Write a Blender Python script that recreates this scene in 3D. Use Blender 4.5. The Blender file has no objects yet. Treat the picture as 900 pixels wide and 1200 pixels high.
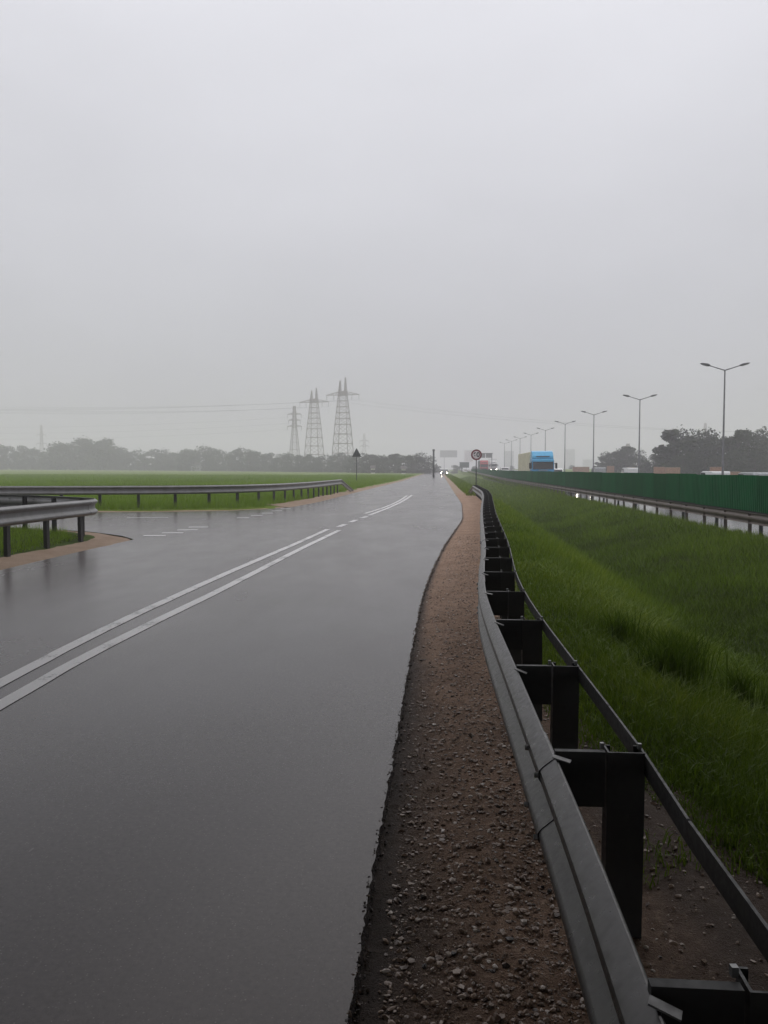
import bpy, bmesh, math, random
import numpy as np
from mathutils import Vector, Matrix
random.seed(7); rng = np.random.default_rng(7)
S = bpy.context.scene
C = S.collection
R = math.radians

# ------------------------------------------------------------------ camera
HEAD = 0.0684                                   # heading of the road: metres to the right per metre ahead
cam_d = bpy.data.cameras.new('camera'); cam = bpy.data.objects.new('camera', cam_d); C.objects.link(cam)
cam.location = (0, 0, 1.45); cam.rotation_euler = (R(90 - 3.01), 0, 0)
cam_d.sensor_fit = 'VERTICAL'; cam_d.sensor_height = 36; cam_d.lens = 28.5
cam_d.clip_start = 0.05; cam_d.clip_end = 6000
S.camera = cam

# ------------------------------------------------------------------ sky: overcast cloud deck over a Nishita sky
SUN_EL, SUN_AZ = R(52), R(20)
W = bpy.data.worlds.new('World'); S.world = W; W.use_nodes = True
nt = W.node_tree; nt.nodes.clear()
def wn(t): return nt.nodes.new(t)
out = wn('ShaderNodeOutputWorld'); mix = wn('ShaderNodeMixShader')
b1 = wn('ShaderNodeBackground'); b2 = wn('ShaderNodeBackground')
sky = wn('ShaderNodeTexSky'); sky.sky_type = 'NISHITA'; sky.sun_disc = False
sky.sun_elevation = SUN_EL; sky.sun_rotation = SUN_AZ
nt.links.new(sky.outputs[0], b1.inputs[0]); b1.inputs[1].default_value = 0.08
geo = wn('ShaderNodeTexCoord'); sep = wn('ShaderNodeSeparateXYZ')
nt.links.new(geo.outputs['Generated'], sep.inputs[0])
ramp = wn('ShaderNodeMapRange'); ramp.inputs[1].default_value = 0; ramp.inputs[2].default_value = 1
ramp.inputs[3].default_value = SKY_LO = 0.45; ramp.inputs[4].default_value = SKY_HI = 1.27
nt.links.new(sep.outputs[2], ramp.inputs[0])
cl = wn('ShaderNodeTexNoise'); cl.inputs['Scale'].default_value = 2.2; cl.inputs['Detail'].default_value = 3
sc_ = wn('ShaderNodeVectorMath'); sc_.operation = 'MULTIPLY'; sc_.inputs[1].default_value = (1, 1, 2.2)
nt.links.new(geo.outputs['Generated'], sc_.inputs[0]); nt.links.new(sc_.outputs[0], cl.inputs['Vector'])
cm = wn('ShaderNodeMapRange'); cm.inputs[1].default_value = .25; cm.inputs[2].default_value = .75
cm.inputs[3].default_value = 0.93; cm.inputs[4].default_value = 1.07
nt.links.new(cl.outputs[0], cm.inputs[0])
mu = wn('ShaderNodeMath'); mu.operation = 'MULTIPLY'
nt.links.new(ramp.outputs[0], mu.inputs[0]); nt.links.new(cm.outputs[0], mu.inputs[1])
b2.inputs[0].default_value = (1.0, 1.0, 1.06, 1)
nt.links.new(mu.outputs[0], b2.inputs[1])
mix.inputs[0].default_value = 0.95
nt.links.new(b1.outputs[0], mix.inputs[1]); nt.links.new(b2.outputs[0], mix.inputs[2])
nt.links.new(mix.outputs[0], out.inputs[0])

sd = bpy.data.lights.new('sun', 'SUN'); sd.energy = 0.6; sd.angle = R(70); sd.color = (1, .97, .94)
so = bpy.data.objects.new('sun', sd); C.objects.link(so)
so.rotation_euler = (R(90) - SUN_EL, 0, math.pi - SUN_AZ)
S.view_settings.view_transform = 'Standard'; S.view_settings.look = 'None'
S.view_settings.exposure = 0; S.view_settings.gamma = 1; S.view_settings.use_curve_mapping = False
cy = S.cycles
cy.volume_bounces = 2; cy.max_bounces = 6; cy.diffuse_bounces = 3; cy.glossy_bounces = 3; cy.use_denoising = True
cy.transmission_bounces = 3; cy.transparent_max_bounces = 8; cy.sample_clamp_indirect = 6
HAZE_DENSITY = 0.0015

# ------------------------------------------------------------------ materials
MATS = {}
class NB:
    def __init__(s, name):
        s.m = bpy.data.materials.new(name); s.m.use_nodes = True
        s.t = s.m.node_tree; s.b = s.t.nodes['Principled BSDF']; MATS[name] = s.m
        s.tc = s.t.nodes.new('ShaderNodeTexCoord')
    def n(s, typ, **k):
        o = s.t.nodes.new(typ)
        for a, v in k.items():
            if a.startswith('i_'): o.inputs[a[2:].replace('_', ' ')].default_value = v
            else: setattr(o, a, v)
        return o
    def l(s, a, b): s.t.links.new(a, b)
    def noise(s, scale, detail=4, rough=.55, coord='Object', stretch=None):
        o = s.n('ShaderNodeTexNoise'); o.inputs['Scale'].default_value = scale
        o.inputs['Detail'].default_value = detail; o.inputs['Roughness'].default_value = rough
        src = s.tc.outputs[coord]
        if stretch:
            mp = s.n('ShaderNodeMapping'); mp.inputs['Scale'].default_value = stretch
            s.l(src, mp.inputs[0]); src = mp.outputs[0]
        s.l(src, o.inputs['Vector']); return o.outputs[0]
    def ramp(s, src, stops):
        o = s.n('ShaderNodeValToRGB'); e = o.color_ramp.elements
        while len(e) < len(stops): e.new(.5)
        for k, (p, c) in enumerate(stops):
            e[k].position = p
            e[k].color = (c, c, c, 1) if not isinstance(c, (tuple, list)) else (*c, 1)
        s.l(src, o.inputs[0]); return o.outputs[0]
    def mixc(s, f, a, b, mode='MIX'):
        o = s.n('ShaderNodeMix', data_type='RGBA', blend_type=mode)
        if isinstance(f, (int, float)): o.inputs[0].default_value = f
        else: s.l(f, o.inputs[0])
        for i, v in ((6, a), (7, b)):
            if isinstance(v, tuple): o.inputs[i].default_value = (*v, 1)
            else: s.l(v, o.inputs[i])
        return o.outputs[2]
    def bump(s, h, strength=.3, dist=.01):
        o = s.n('ShaderNodeBump'); o.inputs['Strength'].default_value = strength
        o.inputs['Distance'].default_value = dist; s.l(h, o.inputs['Height'])
        s.l(o.outputs[0], s.b.inputs['Normal']); return o
    def set(s, **k):
        for a, v in k.items():
            nm = {'col': 'Base Color', 'rough': 'Roughness', 'metal': 'Metallic', 'spec': 'Specular IOR Level', 'ior': 'IOR'}[a]
            if hasattr(v, 'is_linked'): s.l(v, s.b.inputs[nm])
            elif isinstance(v, tuple): s.b.inputs[nm].default_value = (*v, 1)
            else: s.b.inputs[nm].default_value = v
        return s

def simple(name, col, rough=.6, metal=0, var=.25, scale=6., spec=.5, bump=0):
    b = NB(name); n = b.noise(scale, 5)
    c = b.mixc(b.ramp(n, [(.3, 0.), (.7, 1.)]), tuple(max(0, x * (1 - var)) for x in col), tuple(x * (1 + var) for x in col))
    b.set(col=c, rough=rough, metal=metal, spec=spec)
    if bump: b.bump(n, bump, .01)
    return b.m

def emit(name, col, s):
    b = NB(name); b.set(col=(.8, .8, .8), rough=.3)
    b.b.inputs['Emission Color'].default_value = (*col, 1); b.b.inputs['Emission Strength'].default_value = s
    return b.m

# wet asphalt
b = NB('asphalt_wet')
big = b.noise(.35, 4, .6); mid = b.noise(5, 5); fine = b.noise(170, 3, .7)
vor = b.n('ShaderNodeTexVoronoi'); vor.inputs['Scale'].default_value = 95; b.l(b.tc.outputs['Object'], vor.inputs['Vector'])
agg = b.ramp(vor.outputs['Distance'], [(.0, 1.), (.34, 0.)])
pick = b.n('ShaderNodeSeparateColor'); b.l(vor.outputs['Color'], pick.inputs[0])
sel = b.ramp(pick.outputs[0], [(.62, 0.), (.95, 1.)])
ml = b.n('ShaderNodeMath', operation='MULTIPLY'); b.l(agg, ml.inputs[0]); b.l(sel, ml.inputs[1])
base = b.mixc(b.ramp(big, [(.3, 0.), (.7, 1.)]), (.078, .067, .064), (.104, .090, .086))
base = b.mixc(b.ramp(mid, [(.35, 0.), (.65, .35)]), base, (.066, .058, .056))
base = b.mixc(b.ramp(b.noise(48, 4, .7), [(.42, 0.), (.64, .8)]), base, (.036, .031, .030))
base = b.mixc(b.ramp(b.noise(.22, 4, .6, stretch=(3.2, .22, 1)), [(.45, 0.), (.62, .4)]), base, (.060, .053, .051))
col = b.mixc(ml.outputs[0], base, (.28, .255, .245))
rg = b.ramp(b.noise(.8, 5, .6, stretch=(1, .35, 1)), [(.3, .19), (.7, .29)])
b.set(col=col, rough=rg, spec=.5, ior=1.34)
b.b.inputs['Specular Tint'].default_value = (1, .925, .91, 1)
hb = b.n('ShaderNodeMath', operation='ADD'); b.l(fine, hb.inputs[0]); b.l(agg, hb.inputs[1])
b.bump(hb.outputs[0], .08, .003)

b = NB('asphalt_far')
b.set(col=(.022, .021, .022), rough=.11, spec=.5); b.bump(b.noise(60, 3), .03, .003)

# worn road paint
b = NB('road_paint')
w = b.noise(28, 5, .75); w2 = b.noise(2.2, 4)
ad = b.n('ShaderNodeMath', operation='ADD'); b.l(w, ad.inputs[0]); b.l(w2, ad.inputs[1])
c = b.mixc(b.ramp(ad.outputs[0], [(.76, 0.), (.94, 1.)]), (.07, .068, .066), (.50, .49, .485))
b.set(col=c, rough=.36, spec=.4); b.bump(b.noise(190, 3), .25, .003)

def soil(name, c1, c2, c3, rough=.55, sc=1.):
    b = NB(name)
    n1 = b.noise(2.2 * sc, 6, .6); n2 = b.noise(38 * sc, 6, .7); n3 = b.noise(160, 3, .7)
    c = b.mixc(b.ramp(n1, [(.32, 0.), (.68, 1.)]), c1, c2)
    c = b.mixc(b.ramp(n2, [(.52, 0.), (.68, 1.)]), c, c3)
    b.set(col=c, rough=rough, spec=.2)
    a = b.n('ShaderNodeMath', operation='ADD'); b.l(n2, a.inputs[0]); b.l(n3, a.inputs[1])
    b.bump(a.outputs[0], .9, .02)
    return b.m
soil('gravel_soil', (.20, .118, .072), (.35, .22, .145), (.50, .34, .235), .7)
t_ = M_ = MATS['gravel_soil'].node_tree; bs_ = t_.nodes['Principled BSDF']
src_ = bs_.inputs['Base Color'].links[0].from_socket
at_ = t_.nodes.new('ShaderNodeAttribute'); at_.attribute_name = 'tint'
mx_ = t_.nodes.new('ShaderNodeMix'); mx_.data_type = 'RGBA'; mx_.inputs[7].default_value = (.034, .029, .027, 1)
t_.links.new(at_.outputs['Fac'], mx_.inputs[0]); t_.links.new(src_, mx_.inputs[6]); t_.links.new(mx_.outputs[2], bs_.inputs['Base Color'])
soil('sand_verge', (.25, .175, .12), (.34, .25, .18), (.19, .135, .10), .8)

# ground under the grass
b = NB('meadow')
n1 = b.noise(.05, 5, .6); n2 = b.noise(1.3, 6, .65); n3 = b.noise(14, 5, .7)
c = b.mixc(b.ramp(n1, [(.3, 0.), (.7, 1.)]), (.11, .165, .016), (.145, .205, .02))
c = b.mixc(b.ramp(n2, [(.4, 0.), (.7, .7)]), c, (.10, .14, .018))
c = b.mixc(b.ramp(n3, [(.45, 0.), (.75, .6)]), c, (.13, .17, .035))
b.set(col=c, rough=.85, spec=.12); b.bump(n3, 1.0, .08)
b = NB('ditch_turf')
n2 = b.noise(.9, 6, .65); n3 = b.noise(16, 5, .7)
c = b.mixc(b.ramp(n2, [(.35, 0.), (.65, 1.)]), (.028, .042, .008), (.055, .084, .013))
c = b.mixc(b.ramp(n3, [(.55, 0.), (.75, .5)]), c, (.055, .048, .026))
b.set(col=c, rough=.9, spec=.1); b.bump(n3, 1.0, .05)

def blade_mat(name, dark, mid, light):
    b = NB(name)
    a = b.n('ShaderNodeAttribute', attribute_name='tint')
    c = b.ramp(a.outputs['Fac'], [(0., dark), (.55, mid), (1., light)])
    b.set(col=c, rough=.5, spec=.25)
    tr = b.n('ShaderNodeBsdfTranslucent'); b.l(c, tr.inputs[0])
    mx = b.n('ShaderNodeMixShader'); mx.inputs[0].default_value = .3
    b.l(b.b.outputs[0], mx.inputs[1]); b.l(tr.outputs[0], mx.inputs[2])
    b.l(mx.outputs[0], b.t.nodes['Material Output'].inputs[0])
    return b.m
blade_mat('blade_ditch', (.060, .094, .008), (.132, .210, .013), (.235, .30, .032))
blade_mat('blade_field', (.115, .18, .014), (.165, .265, .018), (.22, .315, .035))
blade_mat('blade_dry', (.05, .05, .03), (.10, .085, .05), (.15, .12, .07))
blade_mat('weed_leaf', (.046, .080, .008), (.090, .15, .012), (.14, .21, .02)); MATS['weed_leaf'].node_tree.nodes['Principled BSDF'].inputs['Specular IOR Level'].default_value = .04
blade_mat('leaf_dark', (.010, .016, .009), (.022, .032, .014), (.040, .055, .022))
blade_mat('leaf_mid', (.018, .026, .013), (.035, .050, .020), (.06, .08, .03))
simple('bark', (.05, .042, .035), .9, bump=.5)

# galvanised steel
def steel(name, col, rough, metal, dirt=(.06, .05, .042)):
    b = NB(name)
    n = b.noise(3, 6, .7, stretch=(1, 1, .25)); n2 = b.noise(40, 4, .6)
    c = b.mixc(b.ramp(n, [(.35, 0.), (.75, .55)]), col, dirt)
    c = b.mixc(b.ramp(n2, [(.5, 0.), (.7, .25)]), c, tuple(x * .6 for x in col))
    r = b.ramp(n2, [(.3, rough - .08), (.7, rough + .12)])
    b.set(col=c, rough=r, metal=metal); b.bump(n2, .12, .004)
    return b.m
steel('galvanised', (.20, .20, .20), .38, .25)
steel('galvanised_rail', (.050, .046, .043), .33, .2)
steel('post_steel', (.026, .0255, .025), .5, .0, (.016, .014, .012))
steel('block_steel', (.018, .018, .018), .55, .0, (.012, .011, .010))
steel('rusty_rail', (.13, .105, .09), .5, .4, (.07, .045, .03))
simple('bolt_metal', (.22, .22, .22), .35, .6)
simple('lamp_metal', (.12, .12, .125), .5, .4)
simple('lamp_lens', (.45, .45, .44), .3)
simple('pylon_steel', (.30, .265, .26), .6, .2)
simple('wire', (.12, .12, .12), .6)
simple('glass_insulator', (.12, .13, .13), .2)
b = NB('fence_green')
oi = b.n('ShaderNodeObjectInfo'); n = b.noise(2.5, 5, .6, stretch=(1, 1, .3))
c = b.mixc(oi.outputs['Random'], (.0015, .082, .021), (.002, .115, .032))
c = b.mixc(b.ramp(n, [(.4, 0.), (.75, .55)]), c, (.002, .060, .018))
b.set(col=c, rough=.6, spec=.12)
simple('fence_dark', (.018, .02, .018), .7)
simple('concrete', (.28, .27, .26), .85, bump=.3)
simple('truck_blue', (.03, .26, .52), .3, var=.08)
simple('truck_blue_light', (.07, .38, .64), .3, var=.08)
simple('tarp_cream', (.66, .62, .46), .6, var=.12, scale=1)
simple('tarp_red', (.42, .05, .06), .5, var=.1)
simple('tarp_grey', (.10, .12, .12), .6)
simple('paint_white', (.75, .75, .74), .3, var=.05)
simple('paint_dark', (.03, .03, .035), .3)
simple('paint_silver', (.35, .36, .37), .3, .4)
simple('paint_red', (.35, .03, .03), .3)
simple('tyre', (.02, .02, .02), .8)
simple('rim', (.4, .4, .4), .35, .8)
simple('window_glass', (.012, .014, .016), .06, var=.1, spec=.6)
simple('visor_dark', (.02, .03, .05), .3)
simple('sign_red', (.16, .006, .014), .4, var=.1)
simple('sign_white', (.72, .66, .67), .4, var=.05)
simple('sign_black', (.012, .012, .012), .5)
simple('sign_back', (.05, .055, .055), .5, .3)
simple('board_grey', (.20, .20, .20), .6)
simple('board_pale', (.6, .52, .52), .6)
simple('brick_orange', (.36, .21, .15), .8, bump=.3)
simple('coping', (.35, .26, .21), .8)
simple('wall_white', (.72, .70, .68), .8, var=.06)
simple('wall_pink', (.62, .44, .40), .8, var=.06)
simple('wall_grey', (.36, .36, .37), .8, var=.06)
simple('roof_dark', (.10, .085, .08), .8)
simple('roof_red', (.30, .10, .07), .8)
emit('headlight_lit', (1, .93, .80), 26)
emit('headlight_strong', (1, .90, .72), 60)
# pebbles
b = NB('pebble')
a = b.n('ShaderNodeAttribute', attribute_name='tint')
c = b.ramp(a.outputs['Fac'], [(0., (.03, .024, .02)), (.3, (.17, .11, .075)), (.75, (.33, .23, .165)), (1., (.58, .50, .44))])
b.set(col=c, rough=.4, spec=.4)
M = MATS

# ------------------------------------------------------------------ mesh helpers
class MB:
    def __init__(s): s.v = []; s.f = []
    def box(s, c, d, m=None, taper=1.):
        k = len(s.v); x, y, z = d[0] / 2, d[1] / 2, d[2] / 2
        for sz in (-1, 1):
            t = taper if sz > 0 else 1
            for sx, sy in ((-1, -1), (1, -1), (1, 1), (-1, 1)):
                p = Vector((sx * x * t, sy * y * t, sz * z))
                if m: p = m @ p
                s.v.append((p[0] + c[0], p[1] + c[1], p[2] + c[2]))
        s.f += [tuple(k + i for i in q) for q in ((3, 2, 1, 0), (4, 5, 6, 7), (0, 1, 5, 4), (1, 2, 6, 5), (2, 3, 7, 6), (3, 0, 4, 7))]
        return s
    def bar(s, a, b, w, h=None, up=(0, 0, 1)):
        a, b = Vector(a), Vector(b); d = (b - a); L = d.length; d.normalize(); u = Vector(up)
        if abs(d.dot(u)) > .99: u = Vector((0, 1, 0))
        x = d.cross(u).normalized(); u = x.cross(d); h = h or w; k = len(s.v)
        for p in (a, b):
            for i, j in ((-1, -1), (1, -1), (1, 1), (-1, 1)):
                q = p + x * (w / 2 * i) + u * (h / 2 * j); s.v.append(tuple(q))
        s.f += [tuple(k + i for i in q) for q in ((3, 2, 1, 0), (4, 5, 6, 7), (0, 1, 5, 4), (1, 2, 6, 5), (2, 3, 7, 6), (3, 0, 4, 7))]
        return s
    def tube(s, pts, rad, n=8, cap=True):
        pts = [Vector(p) for p in pts]; k = len(s.v)
        if not hasattr(rad, '__len__'): rad = [rad] * len(pts)
        for i, p in enumerate(pts):
            d = (pts[min(i + 1, len(pts) - 1)] - pts[max(i - 1, 0)]).normalized()
            u = Vector((0, 0, 1)) if abs(d.z) < .95 else Vector((0, 1, 0))
            x = d.cross(u).normalized(); u = x.cross(d)
            for j in range(n):
                a = 2 * math.pi * j / n
                s.v.append(tuple(p + (x * math.cos(a) + u * math.sin(a)) * rad[i]))
        for i in range(len(pts) - 1):
            for j in range(n):
                a, b_ = k + i * n + j, k + i * n + (j + 1) % n
                s.f.append((a, b_, b_ + n, a + n))
        if cap:
            s.f.append(tuple(k + j for j in range(n))[::-1]); e = k + (len(pts) - 1) * n
            s.f.append(tuple(e + j for j in range(n)))
        return s
    def prism(s, prof, axis_o, ax, ay, az, depth):
        """closed profile [(a,b)] in plane ax,ay at axis_o, extruded along az by +-depth/2"""
        o, ax, ay, az = map(Vector, (axis_o, ax, ay, az)); k = len(s.v); n = len(prof)
        for sg in (-.5, .5):
            for a, b_ in prof: s.v.append(tuple(o + ax * a + ay * b_ + az * depth * sg))
        s.f.append(tuple(range(k, k + n))[::-1]); s.f.append(tuple(range(k + n, k + 2 * n)))
        for i in range(n):
            j = (i + 1) % n; s.f.append((k + i, k + j, k + n + j, k + n + i))
        return s
    def disc(s, c, r, n=24, nrm='y', th=.004):
        ax = {'y': ((1, 0, 0), (0, 0, 1), (0, 1, 0)), 'z': ((1, 0, 0), (0, 1, 0), (0, 0, 1)), 'x': ((0, 1, 0), (0, 0, 1), (1, 0, 0))}[nrm]
        return s.prism([(r * math.cos(2 * math.pi * i / n), r * math.sin(2 * math.pi * i / n)) for i in range(n)], c, *ax, th)
    def mesh(s, name, smooth=False):
        me = bpy.data.meshes.new(name); me.from_pydata(s.v, [], s.f)
        bm = bmesh.new(); bm.from_mesh(me); bmesh.ops.recalc_face_normals(bm, faces=bm.faces); bm.to_mesh(me); bm.free()
        if smooth:
            for p in me.polygons: p.use_smooth = True
        return me
    def build(s, name, mat, parent=None, smooth=False, bevel=0):
        o = link(name, s.mesh(name, smooth), mat, parent)
        if bevel:
            m = o.modifiers.new('bevel', 'BEVEL'); m.width = bevel; m.segments = 2; m.limit_method = 'ANGLE'
        return o
def link(name, me, mat=None, parent=None, loc=None, rz=0):
    o = bpy.data.objects.new(name, me); C.objects.link(o)
    if mat is not None and me is not None and not me.materials: me.materials.append(M[mat])
    if parent: o.parent = parent
    if loc is not None: o.location = loc
    if rz: o.rotation_euler = (0, 0, rz)
    return o
def tag(o, label, cat, group=None, kind=None):
    o['label'] = label; o['category'] = cat
    if group: o['group'] = group
    if kind: o['kind'] = kind
    return o
def empty(name, loc=(0, 0, 0), rz=0, scale=1.):
    o = bpy.data.objects.new(name, None); C.objects.link(o); o.location = loc; o.rotation_euler = (0, 0, rz)
    o.scale = (scale,) * 3; o.empty_display_size = .2
    return o
def np_mesh(name, verts, faces_flat, nper, tint=None, smooth=False):
    me = bpy.data.meshes.new(name); nv = len(verts); nf = len(faces_flat) // nper
    me.vertices.add(nv); me.vertices.foreach_set('co', np.asarray(verts, np.float32).ravel())
    me.loops.add(nf * nper); me.loops.foreach_set('vertex_index', np.asarray(faces_flat, np.int32))
    me.polygons.add(nf); me.polygons.foreach_set('loop_start', np.arange(0, nf * nper, nper, dtype=np.int32))
    me.polygons.foreach_set('use_smooth', np.full(nf, bool(smooth)))
    if tint is not None:
        a = me.attributes.new('tint', 'FLOAT', 'POINT'); a.data.foreach_set('value', np.asarray(tint, np.float32))
    me.update(calc_edges=True); me.validate(); return me
def interp(pts):
    xs = np.array([p[1] for p in pts], float); vs = np.array([p[0] for p in pts], float)
    def f(y): return np.interp(y, xs, vs)
    return f
def smooth_interp(pts, step=.5):
    """Catmull style smoothing of a table x(y)"""
    ys = np.arange(pts[0][1], min(pts[-1][1], 140), step); f = interp(pts); v = f(ys)
    for _ in range(3):
        k = np.array([1, 2, 3, 2, 1.]) / 9; v = np.convolve(np.pad(v, 2, mode='edge'), k, 'valid')
    far = [p for p in pts if p[1] > ys[-1] + 2]
    return lambda y: np.interp(y, np.r_[ys, [p[1] for p in far]], np.r_[v, [p[0] for p in far]])
def catmull(pts, step):
    P = [Vector(p) for p in pts]; P = [P[0] * 2 - P[1]] + P + [P[-1] * 2 - P[-2]]; outp = []
    for i in range(1, len(P) - 2):
        a, b_, c, d = P[i - 1], P[i], P[i + 1], P[i + 2]
        for k in range(24):
            t = k / 24
            outp.append(.5 * (2 * b_ + (c - a) * t + (2 * a - 5 * b_ + 4 * c - d) * t * t + (3 * b_ - a - 3 * c + d) * t ** 3))
    outp.append(P[-2]); res = [outp[0]]; acc = 0
    for p, q in zip(outp, outp[1:]):
        L = (q - p).length; t0 = 0
        while acc + (L - t0) >= step:
            t0 += step - acc; res.append(p.lerp(q, t0 / L)); acc = 0
        acc += L - t0
    return res
def gridnoise(x, y, s, seed=0):
    """cheap smooth noise for vertices"""
    r = np.random.default_rng(seed); o = np.zeros_like(x, float)
    for k in range(7):
        a = r.uniform(0, 2 * np.pi); f = s * r.uniform(.5, 2.2); o += np.sin((x * np.cos(a) + y * np.sin(a)) * f + r.uniform(0, 6.28))
    return o / 7

# ------------------------------------------------------------------ layout of the place
XR = smooth_interp([(-.30, -8), (-.12, 2.1), (-.05, 2.7), (.0, 3.4), (.12, 5.), (.3, 7.6), (.56, 10.5), (1.13, 15.3), (2.3, 23.7), (3.3, 34.5), (5.2, 62.7), (8.8, 115), (14.6, 200), (41.9, 600), (69, 1000)])
XL = smooth_interp([(-5.7, -8), (-5.55, 11.6), (-5.2, 16.8), (-3.8, 29.4), (-2.9, 36), (-2.15, 46), (-.6, 65.7), (2.1, 98.6), (3.4, 118), (8.9, 200), (36., 600), (63, 1000)])
def zc(y): return -.5 + .006 * np.clip(np.asarray(y, float) - 100, 0, 300)     # level of the expressway
POST_L = smooth_interp([(.45, -8), (.60, 2.5), (.56, 3.6), (.54, 5), (.55, 6.5), (.74, 9), (1.1, 16.7), (1.75, 28), (2.0, 34), (2.2, 60), (2.4, 140), (2.4, 200), (2.4, 1000)])
def far_edge_y(x):                     # far kerb of the side road as y(x)
    return np.interp(x, [-80, -22, -8, -5.5, -4.2, -3.6], [24.5, 26.6, 27.6, 28.4, 29.7, 31.5])
def gz(x, y):
    x = np.asarray(x, float); y = np.asarray(y, float)
    L = x - HEAD * y; z = np.full(np.broadcast(x, y).shape, -.06)
    a = POST_L(y) + .35
    prof = np.interp(np.clip((L - a) / (4.7 - a), 0, 1), [0, .1, .5, .85, 1], [-.06, -.12, -.74, -1.28, -1.36])
    up = np.interp(L, [4.7, 5.2, 7.6, 8.3, 8.9], [-1.36, -1.26, -.66, -.54, -.56])
    right = np.where(L < 4.7, prof, up)
    right = right + np.where((L > a + .3) & (L < 8.4), (.045 + .07 * np.clip((L - 4.6) / 1.2, 0, 1) * np.clip((8.3 - L) / .6, 0, 1)) * gridnoise(x, y, 2.6, 3), 0)
    z = np.where(L > a, right, z)
    z = np.where(L > 8.9, zc(y) - .06, z)
    z = np.where(L > 36, np.interp(L, [36, 42], [0, 1]) * (.35) + zc(y) - .06, z)
    dl = np.where(y > far_edge_y(x), np.minimum(XL(y) - x, (y - far_edge_y(x)) * 1.0), -1)
    dl = np.where(y > 34, XL(y) - x, dl)
    z = np.where(dl > 0, np.interp(dl, [0, .5, 1.4], [-.06, .05, .10]), z)
    far = np.clip(-x - 20, 0, 700) / 400 * np.clip(y - 60, 0, 700) / 400
    z = np.where(dl > 0, z + far * 1.9, z)
    return z
def g1(x, y): return float(gz(np.array([x]), np.array([y]))[0])

# ------------------------------------------------------------------ ground sheet
Ls = np.unique(np.r_[np.linspace(-1500, -260, 16), np.linspace(-260, -40, 30), np.linspace(-40, -12, 40), np.arange(-12, 1.5, .25), np.arange(1.5, 9.3, .16), np.linspace(9.5, 45, 30), np.linspace(50, 1500, 30)])
Ys = np.unique(np.r_[np.linspace(-60, -8, 10), np.arange(-8, 1.5, .8), np.arange(1.5, 45, .25), np.linspace(45, 120, 75), np.linspace(120, 400, 50), np.linspace(400, 1700, 25)])
YY, LL = np.meshgrid(Ys, Ls, indexing='ij'); XX = LL + HEAD * YY
ZZ = gz(XX, YY)
def grid_faces(nr, nc):
    i = np.arange(nr - 1)[:, None] * nc + np.arange(nc - 1)[None, :]
    return np.stack([i, i + 1, i + nc + 1, i + nc], -1).reshape(-1)
me = np_mesh('ground', np.stack([XX, YY, ZZ], -1).reshape(-1, 3), grid_faces(len(Ys), len(Ls)), 4, smooth=True)
me.materials.append(M['meadow']); me.materials.append(M['ditch_turf'])
nc = len(Ls)
mi = np.zeros((len(Ys) - 1, nc - 1), np.int32)
mi[:, (Ls[:-1] > .2) & (Ls[:-1] < 9.2)] = 1; mi[Ys[:-1] > 160, :] = 0
me.polygons.foreach_set('material_index', mi.reshape(-1))
ground = link('ground', me)
tag(ground, 'flat green farmland and grassy roadside ditch reaching to the hazy horizon', 'ground', kind='structure')

# ------------------------------------------------------------------ roads
ry = np.unique(np.r_[np.arange(-8, 1.5, .5), np.arange(1.5, 9, .035), np.arange(9, 40, .25), np.linspace(40, 200, 120), np.linspace(200, 900, 60)])
def ribbon(name, a, b_, ys, z, mat, cols, skirt=0., jitter=0., jl=0., label=None, cat=None, seed=1, znoise=0., tint=None):
    r = np.random.default_rng(seed)
    xa, xb = a(ys), b_(ys)
    if jitter:
        j = np.convolve(r.normal(0, 1, len(ys) + 4), np.ones(5) / 5, 'valid') * jitter + r.normal(0, jitter * .35, len(ys))
        xb = xb + j * np.clip(8 / np.maximum(ys, 2), .15, 1)
    if jl: xa = xa + r.normal(0, jl, len(ys))
    t = np.linspace(0, 1, cols) if not isinstance(cols, np.ndarray) else cols
    n = len(t)
    X = xa[:, None] * (1 - t) + xb[:, None] * t; Y = np.repeat(ys[:, None], n, 1)
    Z = z(X, Y) if callable(z) else np.full_like(X, z)
    if znoise: Z = Z + r.normal(0, znoise, Z.shape)
    if skirt:
        X = np.c_[X[:, :1], X, X[:, -1:]]; Y = np.c_[Y[:, :1], Y, Y[:, -1:]]; Z = np.c_[Z[:, :1] - skirt, Z, Z[:, -1:] - skirt]; n += 2
        if jitter: X[:, -1] += .03 + np.abs(r.normal(0, jitter * .5, len(ys)))
    me = np_mesh(name, np.stack([X, Y, Z], -1).reshape(-1, 3), grid_faces(len(ys), n), 4, tint(X, Y).reshape(-1) if tint else None, smooth=not skirt)
    o = link(name, me, mat)
    if label: tag(o, label, cat, kind='structure')
    return o
road = ribbon('road', XL, XR, ry, 0., 'asphalt_wet', np.array([0, .02, .25, .5, .75, .97, 1.]), skirt=.10, jitter=.007,
              label='wet grey two lane asphalt road running to the hazy horizon', cat='road')
# side road: ribbon between near kerb and far kerb, over x
sx = np.r_[np.linspace(-80, -10, 30), np.linspace(-9.5, -5.2, 18)]
near_y = np.interp(sx, [-80, -22, -14, -9, -6.9, -5.75, -5.2], [19.6, 21.9, 21.2, 20.1, 18.9, 17.7, 16.8])
far_y = far_edge_y(sx)
V = []; F = []
def edge_x(y): return float(XL(y))
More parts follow.
